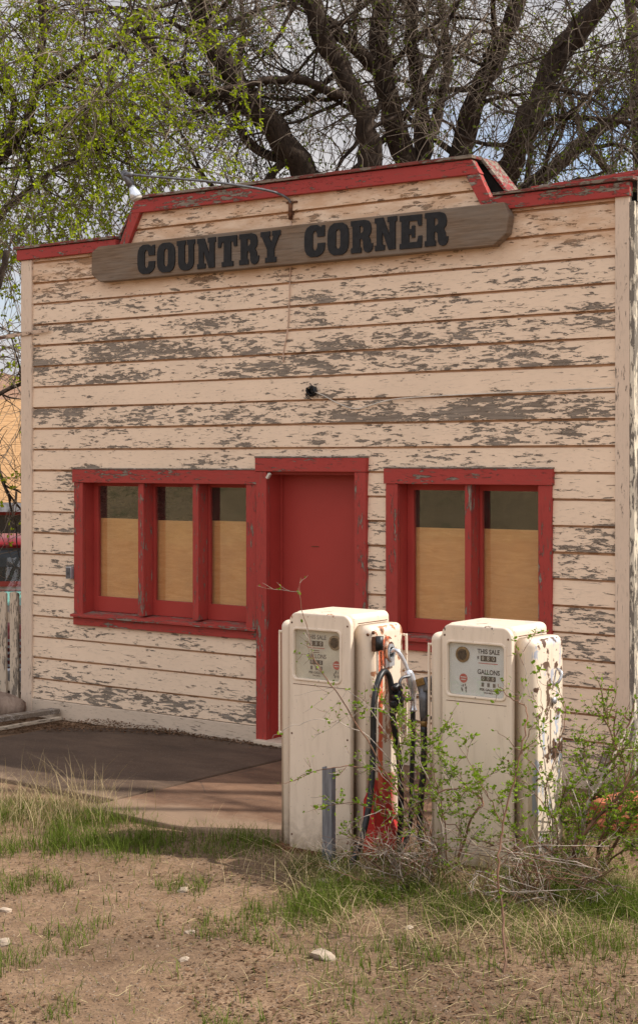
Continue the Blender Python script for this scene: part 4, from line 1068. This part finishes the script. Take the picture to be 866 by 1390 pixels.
# gravel, uncountable
def scatter_gravel():
    mb = MB(); rnd = random.Random(3)
    for i in range(6500):
        if i < 3500: u = rnd.uniform(-60, 900); v = 1110+300*rnd.random()
        else: u = rnd.uniform(-60, 480); v = 1080+330*rnd.random()
        D = H_*F_/(v-HY_); p = at(u, v, D)
        if p.y > -2.35 and p.x < 2: continue
        z = gz(p.x, p.y); s_ = rnd.uniform(.002, .0075)*(1.6 if rnd.random() < .05 else 1); a = rnd.uniform(0, 6.28); e = rnd.uniform(.6, 1.3)
        vs = [(p.x+s_*math.cos(a+k*1.571)*(e if k % 2 else 1), p.y+s_*math.sin(a+k*1.571)*(e if k % 2 else 1), z-.001) for k in range(4)]
        vs += [(p.x+(q[0]-p.x)*.55, p.y+(q[1]-p.y)*.55, z+s_*rnd.uniform(.5, .8)) for q in vs]
        mb.add(vs, [(4,5,6,7),(0,1,5,4),(1,2,6,5),(2,3,7,6),(3,0,4,7)])
    t = NT('mixed gravel'); r = t.N('NewGeometry').outputs['Random Per Island']
    t.bsdf(t.mix(r, (.09, .055, .035), (.28, .20, .14)), .9)
    tag(mb.build('gravel', t.mat), 'fine gravel scattered over the bare soil', 'gravel', kind='stuff')
scatter_gravel()

# ------------------------------------------------------------------ grass, straw, litter
def blade(mb, p, h, w, lean, a, curve=.5, seg=3):
    d = Vector((math.cos(a), math.sin(a), 0)); sd = Vector((-d.y, d.x, 0)); vs = []
    for i in range(seg+1):
        t = i/seg; c = p+Vector((0, 0, h*t*(1-.25*lean*t)))+d*h*lean*(t**1.7)*(1+curve*t)
        ww = w*(1-t)**.7 if i < seg else 0
        if i < seg: vs += [c-sd*ww, c+sd*ww]
        else: vs.append(c)
    fs = [(2*i, 2*i+1, 2*i+3, 2*i+2) for i in range(seg-1)]+[(2*seg-2, 2*seg-1, 2*seg)]
    mb.add(vs, fs)
def gdens(u, v):
    d = 0.
    if u < 215: d = max(d, 1.5*max(0, 1-abs(v-1122)/48))
    elif u < 420: d = max(d, 1.3*max(0, 1-abs(v-1135)/28)*(1-.35*(u-215)/205))
    if u > 365:
        k = min(1, (u-365)/70)
        if 1135 < v < 1240: d = max(d, k*min(1, (v-1135)/20)*(1-.35*(v-1135)/105))
        elif v >= 1240: d = max(d, k*max(.14, .85-(v-1240)/110))
    if u > 740 and 1010 < v < 1240: d = max(d, .9)
    return max(d, .05 if v > 1140 else 0)
def scatter_grass():
    rnd = random.Random(11); g = MB(); s = MB(); n = 0
    for i in range(230000):
        u = rnd.uniform(-120, 1000); v = 1000+430*rnd.random()**.9
        D = H_*F_/(v-HY_)
        p = at(u, v, D)
        if p.y > -2.33 and .4 < p.x < 3.0 and p.y < .0: continue
        if p.y > -2.05 and p.x < .55: continue
        if p.y > -.06: continue
        if (abs(p.x-2.377) < .31 and abs(p.y+2.24) < .15) or (abs(p.x-3.352) < .31 and abs(p.y+2.2) < .15): continue
        cl = noise.noise(Vector((p.x*2.2, p.y*2.2, 4)))*1.1+.5+noise.noise(Vector((p.x*7, p.y*7, 1)))*.5
        dd = gdens(u, v)
        if dd < .1: dd *= 6 if cl > .85 else .3
        else: dd *= max(.08, cl)
        if rnd.random() > dd*(.5 if v > 1245 else 1.0): continue
        p.z = gz(p.x, p.y)-.004; h = rnd.uniform(.035, .125)*(.65+.7*dd)
        if u > 740 and v < 1130: h *= 1.8
        blade(g, p, h, rnd.uniform(.0013, .0028), rnd.uniform(.1, .9), rnd.uniform(0, 6.28)); n += 1
    tag(g.build('grass', M['grass']), 'short green spring grass around the pumps and patio edge', 'grass', kind='stuff')
    def dry(cnt, ur, vr, hr, wr=(.0012, .0022), lean=(.1, 1.), mb=s, seg=5):
        for i in range(cnt):
            u = rnd.gauss(sum(ur)/2, (ur[1]-ur[0])/4); v = rnd.uniform(*vr); D = H_*F_/(v-HY_); p = at(u, v, D)
            if p.y > -2.0 and p.x > -.9: p.y = -2.15-rnd.random()*.2
            p.z = gz(p.x, p.y)-.01
            blade(mb, p, rnd.uniform(*hr), rnd.uniform(*wr), rnd.uniform(*lean), rnd.uniform(0, 6.28), .8, seg)
    dry(420, (-60, 150), (1078, 1125), (.10, .26)); dry(70, (-20, 180), (1070, 1115), (.25, .42), lean=(.05, .55)); dry(40, (80, 190), (1090, 1120), (.2, .36), lean=(.05, .6))
    dry(260, (360, 560), (1160, 1260), (.05, .16), lean=(.5, 1.6)); dry(900, (500, 940), (1150, 1285), (.06, .20), lean=(.4, 1.8)); dry(110, (-60, 420), (1150, 1380), (.02, .06), lean=(.6, 2.))
    dry(420, (330, 620), (1150, 1215), (.08, .22), lean=(.2, 1.5)); dry(300, (560, 900), (1160, 1215), (.1, .28), lean=(.2, 1.4))
    dry(420, (700, 900), (1150, 1225), (.10, .30), lean=(.2, 1.2))
    dry(25, (250, 330), (1120, 1140), (.1, .2)); dry(30, (380, 450), (1165, 1200), (.12, .25), lean=(.5, 1.6))
    # fallen straws lying flat
    for i in range(1100):
        u = rnd.uniform(-80, 950); v = rnd.uniform(1130, 1400); D = H_*F_/(v-HY_); p = at(u, v, D)
        if u < 380 and rnd.random() < .5: continue
        a = rnd.uniform(0, 6.28); L = rnd.uniform(.03, .16)*(1 if u > 380 else .6); q = p+Vector((math.cos(a)*L, math.sin(a)*L, 0))
        mdl = (p+q)/2+Vector((rnd.uniform(-.02, .02), rnd.uniform(-.02, .02), 0))
        s.tube([Vector((w.x, w.y, gz(w.x, w.y)+.004+rnd.random()*.02)) for w in (p, mdl, q)], .0011, 3, False)
    tag(s.build('dry_grass', M['straw']), 'dry straw coloured grass and fallen stalks', 'dry grass', kind='stuff')
    lt = MB()
    for i in range(15000):
        r_ = rnd.random()
        if r_ < .38: x = rnd.uniform(-3.4, -.7); y = rnd.uniform(-.95, -.03); 
        elif r_ < .46: x = rnd.uniform(-1., 1.); y = -.05-abs(rnd.gauss(0, .06))
        else:
            u = rnd.uniform(-60, 900); v = rnd.uniform(1120, 1395); q = at(u, v, H_*F_/(v-HY_)); x, y = q.x, q.y
            if noise.noise(Vector((x*1.6, y*1.6, 8)))+(.25 if u > 420 else 0)+rnd.random()*.3 < .22: continue
        if r_ < .38 and y < -.15-.5*max(0, (-.7-x)/1.0)+.05*math.sin(x*9): continue
        onslab = (x > -1.75 and y > -2.1 and y > -.45-(x+1.75)*-9)
        z = max(gz(x, y), .004 if (-1.75 < x < 3.9 and y > -2.1) else -9)+rnd.random()*(.03 if r_ < .38 else .008)
        s_ = rnd.uniform(.006, .017); a = rnd.uniform(0, 6.28); c = Vector((x, y, z))
        d1 = Vector((math.cos(a), math.sin(a), rnd.uniform(-.4, .4)))*s_; d2 = Vector((-math.sin(a), math.cos(a), rnd.uniform(-.5, .5)))*s_*.5
        lt.add([c-d1, c-d2+Vector((0, 0, .002)), c+d1, c+d2+Vector((0, 0, .002))], [(0, 1, 2, 3)])
    tag(lt.build('leaf_litter', M['litter']), 'dead brown leaves and debris on the ground and along the wall', 'leaf litter', kind='stuff')
scatter_grass()

# ------------------------------------------------------------------ trees
def rvec(rnd): 
    while True:
        v = Vector((rnd.uniform(-1, 1), rnd.uniform(-1, 1), rnd.uniform(-1, 1)))
        if .1 < v.length < 1: return v.normalized()
def leafq(mb, c, s_, rnd, droop=.3):
    a = rvec(rnd); a.z -= droop; a.normalize(); b = a.cross(rvec(rnd)).normalized()
    mb.add([c, c+a*s_*.5+b*s_*.32, c+a*s_, c+a*s_*.5-b*s_*.32], [(0, 1, 2, 3)])
def grow(p, d, L, r, rnd, n, wander, grav):
    pts = [Vector(p)]; d = Vector(d).normalized()
    for i in range(n):
        d = (d+rvec(rnd)*wander+Vector((0, 0, grav))).normalized(); pts.append(pts[-1]+d*L/n)
    return pts
def tree(label, limbs, rnd, cnt=(9, 8, 7), leaves=8, lsize=.05, lmat='leaf_dull', tmat='twig', L=(2.4, 1.1, .6), grav=(.02, -.06, -.16), clump=False, group='trees around the store', base=None, lvl0_from=.25, lprob=1., twr=.0055, kind='deciduous_tree'):
    b = base if base else limbs[0][0][0]
    t = thing(kind, label, 'tree', (b[0], b[1], b[2]), group)
    tk = MB(); tk.smooth = True; tw = MB(); lf = MB()
    for path, r0, r1 in limbs:
        r0 *= .88; r1 *= .88
        P = smooth_path(path, 5); k = len(P)
        P = [q+rvec(rnd)*r0*.18*(0 if i in (0, k-1) else 1) for i, q in enumerate(P)]
        rad = [(r0+(r1-r0)*(i/(k-1)))*(1+.12*noise.noise(q*2)) for i, q in enumerate(P)]
        tk.tube(P, rad, 10, True, .22)
        for j in range(cnt[0]):
            f = lvl0_from+(1-lvl0_from)*rnd.random(); i = min(k-2, int(f*(k-1))); q = P[i]
            dd = (P[i+1]-P[i]).normalized(); d1 = (dd*.5+rvec(rnd)*.9).normalized()
            A = grow(q, d1, L[0]*rnd.uniform(.5, 1.2), 0, rnd, 8, .28, grav[0]); ra = max(.012, rad[i]*rnd.uniform(.16, .4))
            tk.tube(A, [ra*(1-.8*m/8) for m in range(9)], 6, False)
            for m in range(cnt[1]):
                i2 = rnd.randint(2, 7); d2 = ((A[i2+1]-A[i2]).normalized()*.5+rvec(rnd)).normalized()
                B = grow(A[i2], d2, L[1]*rnd.uniform(.5, 1.3), 0, rnd, 6, .32, grav[1]); rb = max(.006, ra*.28)
                tw.tube(B, [rb*(1-.75*z/6) for z in range(7)], 4, False)
                for u in range(cnt[2]):
                    i3 = rnd.randint(1, 5); d3 = ((B[i3+1]-B[i3]).normalized()*.4+rvec(rnd)).normalized()
                    Cc = grow(B[i3], d3, L[2]*rnd.uniform(.4, 1.4), 0, rnd, 4, .3, grav[2])
                    tw.tube(Cc, [twr, twr*.9, twr*.75, twr*.6, twr*.4], 3, False)
                    if rnd.random() > lprob: continue
                    for w in range(leaves):
                        f = rnd.random()**.7*3.99; a_ = int(f); c = Cc[a_].lerp(Cc[a_+1], f-a_)
                        if clump:
                            for e in range(4): leafq(lf, c+rvec(rnd)*lsize*.32, lsize*rnd.uniform(.6, 1.1), rnd)
                        else: leafq(lf, c, lsize*rnd.uniform(.5, 1.1), rnd)
    tk.build('trunk', M['bark'], t); cr = tw.build('twigs', M[tmat], t); lf.build('crown', M[lmat], t)
    return t
G = -.05
def pth(pts, D0, D1=None):
    D1 = D1 or D0; n = len(pts); return [at(x, y, D0+(D1-D0)*i/(n-1)) for i, (x, y) in enumerate(pts)]
rA = random.Random(21)
def gnd(px, D): q = at(px, 626, D); q.z = -.1; return q
bA = gnd(470, 20)
tree('large elm behind the store with dark limbs leaning left', [
    ([bA]+pth([(468, 520), (462, 380)], 20), .30, .24),
    (pth([(462, 380), (440, 290), (405, 222), (352, 150), (310, 95), (275, 30), (255, -60)], 20, 18.8), .22, .10),
    (pth([(462, 390), (480, 300), (505, 215), (478, 125), (440, 50), (408, -40)], 20, 19.2), .19, .12),
    (pth([(478, 130), (455, 128), (415, 110), (365, 108), (325, 118), (280, 125)], 19.5, 18.6), .07, .03),
    (pth([(352, 150), (300, 130), (255, 120), (215, 75), (175, 20)], 19.4, 18.6), .12, .05),
    (pth([(405, 222), (345, 200), (310, 130), (330, 60), (325, -20)], 19.6, 20.6), .07, .03)],
    rA, (9, 8, 7), 6, .05, base=bA, lprob=.6, lvl0_from=.3)
bB = gnd(570, 21)
tree('multi stemmed elm behind the store, dark upright trunks above the word CORNER', [
    ([bB]+pth([(568, 520), (562, 380)], 21), .36, .30),
    (pth([(562, 380), (556, 260), (540, 190), (522, 110), (515, 30), (528, -60)], 21, 20), .19, .12),
    (pth([(562, 380), (572, 230), (568, 120), (558, 40), (562, -50)], 21, 20.5), .13, .08),
    (pth([(562, 390), (610, 260), (640, 150), (672, 80), (695, 20), (712, -50)], 21, 20.2), .18, .11),
    (pth([(540, 190), (522, 110), (495, 80), (455, 40), (418, 5), (390, -50)], 20.6, 19.6), .12, .08),
    (pth([(572, 230), (592, 160), (608, 90), (600, 20), (590, -50)], 20.8, 21.4), .09, .05)],
    rA, (9, 8, 7), 3, .05, base=bB, lprob=.3, tmat='twig_light', lvl0_from=.3, grav=(-.03, -.12, -.22))
bC = gnd(660, 19.5)
tree('elm with one thick trunk slanting up to the right behind the store', [
    ([bC]+pth([(662, 520), (664, 380)], 19.5), .24, .21),
    (pth([(664, 380), (676, 270), (700, 205), (735, 120), (775, 50), (835, -20), (880, -60)], 19.5, 18.8), .20, .12),
    (pth([(676, 300), (705, 262), (760, 222), (812, 175), (870, 140), (930, 100)], 19.4, 20.4), .12, .07),
    (pth([(700, 205), (745, 165), (800, 160), (866, 168)], 19.2, 18.6), .045, .025),
    (pth([(735, 120), (770, 70), (800, 20), (822, -40)], 19.1, 18.5), .07, .04)],
    rA, (9, 8, 7), 5, .055, base=bC, lprob=.6, lvl0_from=.3, grav=(-.03, -.12, -.22))
bE = gnd(900, 23)
tree('leafy elm at the right edge behind the store, its trunk out of view', [
    ([bE]+pth([(895, 480), (880, 330), (870, 200), (860, 80), (850, -20)], 23, 23), .22, .08),
    (pth([(880, 330), (840, 250), (800, 200), (760, 100)], 23, 22), .10, .03)],
    rA, (8, 6, 6), 9, .055, lmat='leaf_bright', base=bE, lprob=.7, lvl0_from=.4)
bD = gnd(-120, 17.5)
rD = random.Random(5)
tree('bright green leafing elm overhanging the left side of the store', [
    ([bD]+pth([(-115, 500), (-95, 360), (-70, 270)], 17.5, 17.3), .22, .14),
    (pth([(-70, 270), (-10, 225), (30, 180), (48, 120), (58, 50), (52, -40)], 17.3, 16.8), .085, .035),
    (pth([(-80, 330), (-30, 315), (25, 270), (70, 235), (135, 200), (190, 160)], 17.2, 16.4), .055, .02),
    (pth([(-10, 225), (20, 150), (0, 80), (-20, 0)], 17.2, 17.8), .05, .03),
    (pth([(48, 120), (100, 95), (160, 60), (215, 50)], 16.9, 16.4), .045, .015),
    (pth([(30, 180), (90, 170), (150, 140), (215, 150)], 17, 17.4), .04, .015)],
    rD, (9, 8, 6), 4, .046, 'leaf_bright', 'twig_light', (1.5, .9, .5), (-.02, -.08, -.2), True, base=bD, lprob=.9, lvl0_from=.12)
bF = gnd(-40, 15.6)
tree('bare twiggy small tree with few green leaves between the fence and the left house', [
    ([bF]+pth([(-38, 600), (-30, 480), (-5, 400), (10, 340)], 15.6, 15.3), .07, .03),
    (pth([(-36, 560), (0, 535), (35, 520), (55, 528)], 15.6, 15.8), .03, .018),
    (pth([(-34, 680), (-10, 600), (0, 640), (15, 680)], 15.6, 15.5), .03, .012)],
    random.Random(8), (6, 5, 5), 2, .05, 'leaf_bright', 'twig_light', (.8, .5, .4), (-.02, -.08, -.14), True, base=bF, lprob=.15, lvl0_from=.15, twr=.004, kind='small_tree')

V = Vector
tree('tall sparse elm standing to the right of the store beyond the side wall', [
    ([V((9.6, 4.0, -.1)), V((9.5, 3.9, 2)), V((9.2, 3.6, 3.6)), V((8.3, 2.8, 5.5)), V((7.2, 2.0, 6.8)), V((6.3, 1.4, 7.5)), V((5.4, 1.0, 7.9))], .22, .04),
    ([V((8.3, 2.8, 5.5)), V((7.9, 1.9, 6.6)), V((7.1, 1.3, 7.4)), V((6.2, .6, 8.0))], .09, .03),
    ([V((7.2, 2.0, 6.8)), V((6.9, 2.6, 7.6)), V((6.0, 2.3, 8.6))], .07, .03),
    ([V((9.2, 3.6, 3.6)), V((10.2, 4.4, 6)), V((11, 5, 8.5))], .14, .05)],
    random.Random(33), (5, 5, 4), 5, .05, base=V((9.6, 4.0, -.1)), lprob=.7, L=(1.5, .9, .5), lvl0_from=.5)
# ------------------------------------------------------------------ shrubs in front of the pumps
def shrub(label, stems, rnd, cnt=7, L=.22, leaves=8, ls=.02, base=None, pale=.3, sub=3, name='shrub'):
    b = base; t = thing(name, label, 'shrub', (b.x, b.y, b.z), 'scrubby shrubs around the pumps')
    st = MB(); st.smooth = True; lf = MB()
    class _P:
        def tube(s_, *a):
            st.mi = 1; st.tube(*a); st.mi = 0
    sp_ = _P()
    def leaf(c):
        s_ = ls*rnd.uniform(.5, 1.15); a = rvec(rnd); a.z = abs(a.z)*.6+.1; a.normalize(); b_ = a.cross(rvec(rnd)).normalized(); n_ = a.cross(b_)
        lf.add([c, c+a*s_*.35+b_*s_*.28+n_*s_*.08, c+a*s_*.75+b_*s_*.24+n_*s_*.08, c+a*s_, c+a*s_*.75-b_*s_*.24+n_*s_*.08, c+a*s_*.35-b_*s_*.28+n_*s_*.08], [(0, 1, 2, 3), (0, 3, 4, 5)])
    for path, r, leafy in stems:
        P = smooth_path(path, 6); k = len(P); r = r*1.15
        P = [q+rvec(rnd)*.006 for q in P]
        (sp_ if rnd.random() < pale else st).tube(P, [r*(1-.7*i/(k-1)) for i in range(k)], 5, False)
        n_ = int(cnt*leafy+1)
        for j in range(n_):
            i = rnd.randint(int(k*.15), k-2); d = ((P[i+1]-P[i]).normalized()*.8+rvec(rnd)*.9); 
            A = grow(P[i], d, L*rnd.uniform(.4, 1.3), 0, rnd, 5, .25, .03)
            (sp_ if rnd.random() < pale else st).tube(A, [max(.0009, r*.4*(1-.15*z)) for z in range(6)], 4, False)
            for c in range(int(leaves*leafy*rnd.uniform(.4, 1.4))):
                f = rnd.random()*4.99; a_ = int(f); q = A[a_].lerp(A[a_+1], f-a_)
                for e in range(rnd.choice((1, 2, 3))): leaf(q)
            for u in range(sub):
                i2 = rnd.randint(1, 4); Bq = grow(A[i2], (A[i2+1]-A[i2]).normalized()+rvec(rnd), L*.4*rnd.uniform(.5, 1.3), 0, rnd, 3, .3, 0)
                (sp_ if rnd.random() < pale else st).tube(Bq, [.0013, .0011, .0009, .0006], 3, False)
                for c in range(int(3*leafy+.5)): leaf(Bq[rnd.randint(1, 3)])
        for c in range(int(5*leafy)):
            i = rnd.randint(k//2, k-1); 
            for e in range(3): leaf(P[i]+rvec(rnd)*.004)
    st.build('stems', [M['stem'], M['stem_pale']], t)
    if lf.v: lf.build('leaves', M['leaf_shrub'], t)
    return t
rs = random.Random(77)
def sb(px, py): D = H_*F_/(py-HY_); q = at(px, py, D); q.z = -.05; return q
b1 = sb(610, 1188)
shrub('sprawling shrub with small bright leaves between the two petrol pumps', [
    ([b1]+pth([(575, 1130), (525, 1050), (470, 960), (432, 905), (418, 860), (404, 797)], 8.25, 8.2), .0045, .35),
    ([b1]+pth([(570, 1100), (520, 1050), (470, 1040), (420, 1050), (392, 1062)], 8.3, 8.3), .004, .45),
    ([b1]+pth([(560, 1090), (510, 1010), (450, 978), (400, 985), (370, 1000)], 8.3, 8.3), .003, .35),
    ([b1]+pth([(550, 1050), (500, 960), (455, 935), (400, 945)], 8.3, 8.35), .0025, .3),
    ([b1]+pth([(590, 1080), (555, 1010), (520, 965), (480, 960)], 8.2, 8.2), .0035, .8),
    ([b1]+pth([(600, 1100), (585, 1040), (560, 985), (515, 950)], 8.15, 8.15), .003, .9),
    ([b1]+pth([(565, 1120), (545, 1060), (540, 1010), (545, 970)], 8.2, 8.3), .003, 1.0),
    ([b1]+pth([(625, 1110), (610, 1060), (595, 1020), (588, 990)], 8.1, 8.1), .003, 1.1),
    ([b1]+pth([(560, 1130), (510, 1100), (470, 1090), (430, 1100)], 8.2, 8.2), .0035, .6),
    ([b1]+pth([(640, 1110), (655, 1090), (630, 1070), (590, 1078), (550, 1100), (515, 1100)], 8.1, 8.15), .006, .55),
    ([b1]+pth([(590, 1150), (560, 1130), (540, 1080), (500, 1030)], 8.1, 8.2), .004, .8),
    ([b1]+pth([(625, 1130), (600, 1110), (650, 1060), (690, 1040)], 8.1, 8.0), .003, .8),
    ([b1]+pth([(540, 1160), (500, 1150), (470, 1130)], 8.2, 8.2), .004, .5),
    ([b1]+pth([(640, 1140), (670, 1100), (700, 1070), (730, 1065)], 8.0, 8.0), .003, .9)], rs, 18, .18, 9, .020, b1, .4)
b2 = sb(686, 1310)
shrub('tall single stemmed sapling in front of the right petrol pump', [
    ([b2]+pth([(682, 1250), (676, 1170), (683, 1120), (700, 1050), (713, 990), (712, 960), (690, 945), (675, 930)], 7.1, 7.5), .0055, .5),
    (pth([(683, 1120), (660, 1075), (640, 1040), (618, 1005)], 7.3, 7.3), .0025, .8),
    (pth([(700, 1050), (715, 1000), (735, 960), (722, 900)], 7.4, 7.4), .002, .5)], rs, 10, .14, 9, .022, b2, .1, name='sapling')
b3 = sb(755, 1165)
shrub('shrub with crossed upright stems against the chipped side of the right pump', [
    ([b3]+pth([(748, 1100), (738, 1040), (730, 980), (716, 930), (708, 880)], 8.0, 8.05), .0035, .6),
    ([b3]+pth([(740, 1080), (752, 1030), (766, 980), (760, 945), (730, 925)], 8.0, 8.0), .003, .6),
    ([b3]+pth([(735, 1060), (700, 1015), (670, 990)], 8.0, 7.9), .003, .4),
    ([b3]+pth([(755, 1120), (735, 1090), (715, 1065), (690, 1050)], 7.9, 7.8), .003, .9),
    ([b3]+pth([(790, 1120), (770, 1060), (755, 1010)], 8.1, 8.2), .003, .8),
    ([b3]+pth([(720, 1150), (690, 1120), (660, 1110)], 7.9, 7.9), .004, 1.)], rs, 11, .16, 9, .022, b3, .2)
b4 = sb(800, 1185)
shrub('dense brown branched shrub at the right edge beside the sandstone rocks', [
    ([b4]+pth([(790, 1120), (815, 1060), (840, 1010), (868, 955)], 8.2, 8.6), .014, .9),
    ([b4]+pth([(780, 1140), (800, 1090), (790, 1030), (775, 1000)], 8.3, 8.6), .006, 1.),
    ([b4]+pth([(830, 1110), (850, 1060), (830, 1000), (820, 960)], 8.2, 8.4), .007, 1.2),
    ([b4]+pth([(850, 1120), (880, 1060), (890, 1000)], 8.1, 8.2), .009, 1.2),
    ([b4]+pth([(770, 1130), (760, 1090), (800, 1050), (860, 1030)], 8.4, 8.4), .006, 1.),
    ([b4]+pth([(820, 1130), (850, 1100), (900, 1090)], 8.0, 8.0), .007, 1.2),
    ([b4]+pth([(740, 1150), (700, 1140), (660, 1150)], 8.1, 8.0), .006, .5),
    ([b4]+pth([(780, 1150), (830, 1090), (870, 1040)], 8.1, 8.0), .011, 1.),
    ([b4]+pth([(850, 1150), (900, 1130)], 8.0, 7.9), .006, 1.)], rs, 26, .20, 10, .020, b4, .25)
b5 = sb(735, 1215)
shrub('tangle of dead grey twigs in the grass below the right petrol pump', [
    ([b5]+pth([(690+rs.uniform(-60, 150), 1190+rs.uniform(-40, 30)), (690+rs.uniform(-90, 190), 1170+rs.uniform(-50, 80))], 7.7, 7.7), .0035, .12) for i in range(26)], rs, 60, .16, 1, .014, b5, .45, 3, name='dead_brush')
b6 = sb(560, 1200)
shrub('low tangle of dead twigs at the foot of the left petrol pump', [
    ([b6]+pth([(540+rs.uniform(-60, 60), 1180+rs.uniform(-40, 20)), (540+rs.uniform(-110, 90), 1165+rs.uniform(-50, 60))], 8., 8.), .003, .15) for i in range(22)], rs, 40, .15, 1, .014, b6, .5, 3, name='dead_brush')

# ------------------------------------------------------------------ light, sky, camera
SUN = Vector((.585, .33, .745)).normalized()
sl = bpy.data.lights.new('sun', 'SUN'); sl.energy = 3.7; sl.angle = R(.53); sl.color = (1., .94, .85)
so = bpy.data.objects.new('sun', sl); COL.objects.link(so); so.rotation_euler = (-SUN).to_track_quat('-Z', 'Y').to_euler()
so.location = (10, 5, 15)
w = bpy.data.worlds.new('World'); S.world = w; w.use_nodes = True; nt = w.node_tree; nt.nodes.clear()
out = nt.nodes.new('ShaderNodeOutputWorld'); sky = nt.nodes.new('ShaderNodeTexSky'); sky.sky_type = 'NISHITA'; sky.sun_disc = False
sky.sun_elevation = math.asin(SUN.z); sky.sun_rotation = math.atan2(SUN.x, SUN.y); sky.altitude = 1500; sky.dust_density = 1.2
bg = nt.nodes.new('ShaderNodeBackground'); bg.inputs[1].default_value = .13; nt.links.new(sky.outputs[0], bg.inputs[0])
tc = nt.nodes.new('ShaderNodeTexCoord'); mp = nt.nodes.new('ShaderNodeMapping'); mp.inputs['Scale'].default_value = (1, 1, 2.6); nt.links.new(tc.outputs['Generated'], mp.inputs[0])
nz_ = nt.nodes.new('ShaderNodeTexNoise'); nz_.inputs['Scale'].default_value = 3.2; nz_.inputs['Detail'].default_value = 8; nz_.inputs['Roughness'].default_value = .55; nt.links.new(mp.outputs[0], nz_.inputs['Vector'])
mr = nt.nodes.new('ShaderNodeMapRange'); mr.inputs[1].default_value = .33; mr.inputs[2].default_value = .47; nt.links.new(nz_.outputs[0], mr.inputs[0])
n2 = nt.nodes.new('ShaderNodeTexNoise'); n2.inputs['Scale'].default_value = 7; n2.inputs['Detail'].default_value = 6; nt.links.new(mp.outputs[0], n2.inputs['Vector'])
cr_ = nt.nodes.new('ShaderNodeValToRGB'); cr_.color_ramp.elements[0].position = .3; cr_.color_ramp.elements[0].color = (.55, .55, .60, 1); cr_.color_ramp.elements[1].position = .7; cr_.color_ramp.elements[1].color = (.83, .80, .79, 1)
nt.links.new(n2.outputs[0], cr_.inputs[0])
bg2 = nt.nodes.new('ShaderNodeBackground')
dt = nt.nodes.new('ShaderNodeVectorMath'); dt.operation = 'DOT_PRODUCT'; nt.links.new(tc.outputs['Generated'], dt.inputs[0]); dt.inputs[1].default_value = (.25, -.93, .27)
ms = nt.nodes.new('ShaderNodeMapRange'); ms.interpolation_type = 'SMOOTHSTEP'; nt.links.new(dt.outputs['Value'], ms.inputs[0])
ms.inputs[1].default_value = -.1; ms.inputs[2].default_value = .8; ms.inputs[3].default_value = .62; ms.inputs[4].default_value = 1.25; nt.links.new(ms.outputs[0], bg2.inputs[1])  # clouds made brighter behind the camera, added fill for the shaded front
nt.links.new(cr_.outputs[0], bg2.inputs[0])
mxs = nt.nodes.new('ShaderNodeMixShader'); nt.links.new(mr.outputs[0], mxs.inputs[0]); nt.links.new(bg.outputs[0], mxs.inputs[1]); nt.links.new(bg2.outputs[0], mxs.inputs[2])
nt.links.new(mxs.outputs[0], out.inputs[0])

cam = bpy.data.cameras.new('camera'); co = bpy.data.objects.new('camera', cam); COL.objects.link(co)
cam.sensor_fit = 'VERTICAL'; cam.sensor_height = 36; cam.sensor_width = 24; cam.lens = 36*F_/1390; cam.shift_y = -(695-HY_)/1390
cam.clip_start = .1; cam.clip_end = 1000
co.location = (CAMX, CAMY, H_); f = Vector((FW[0], FW[1], 0))
co.rotation_euler = f.to_track_quat('-Z', 'Y').to_euler()
S.camera = co
S.view_settings.view_transform = 'Standard'; S.view_settings.look = 'None'; S.view_settings.gamma = 1; S.view_settings.exposure = .58
try: S.view_settings.use_curve_mapping = False
except Exception: pass
S.render.engine = 'CYCLES'
S.cycles.max_bounces = 6; S.cycles.transparent_max_bounces = 12; S.cycles.use_denoising = True
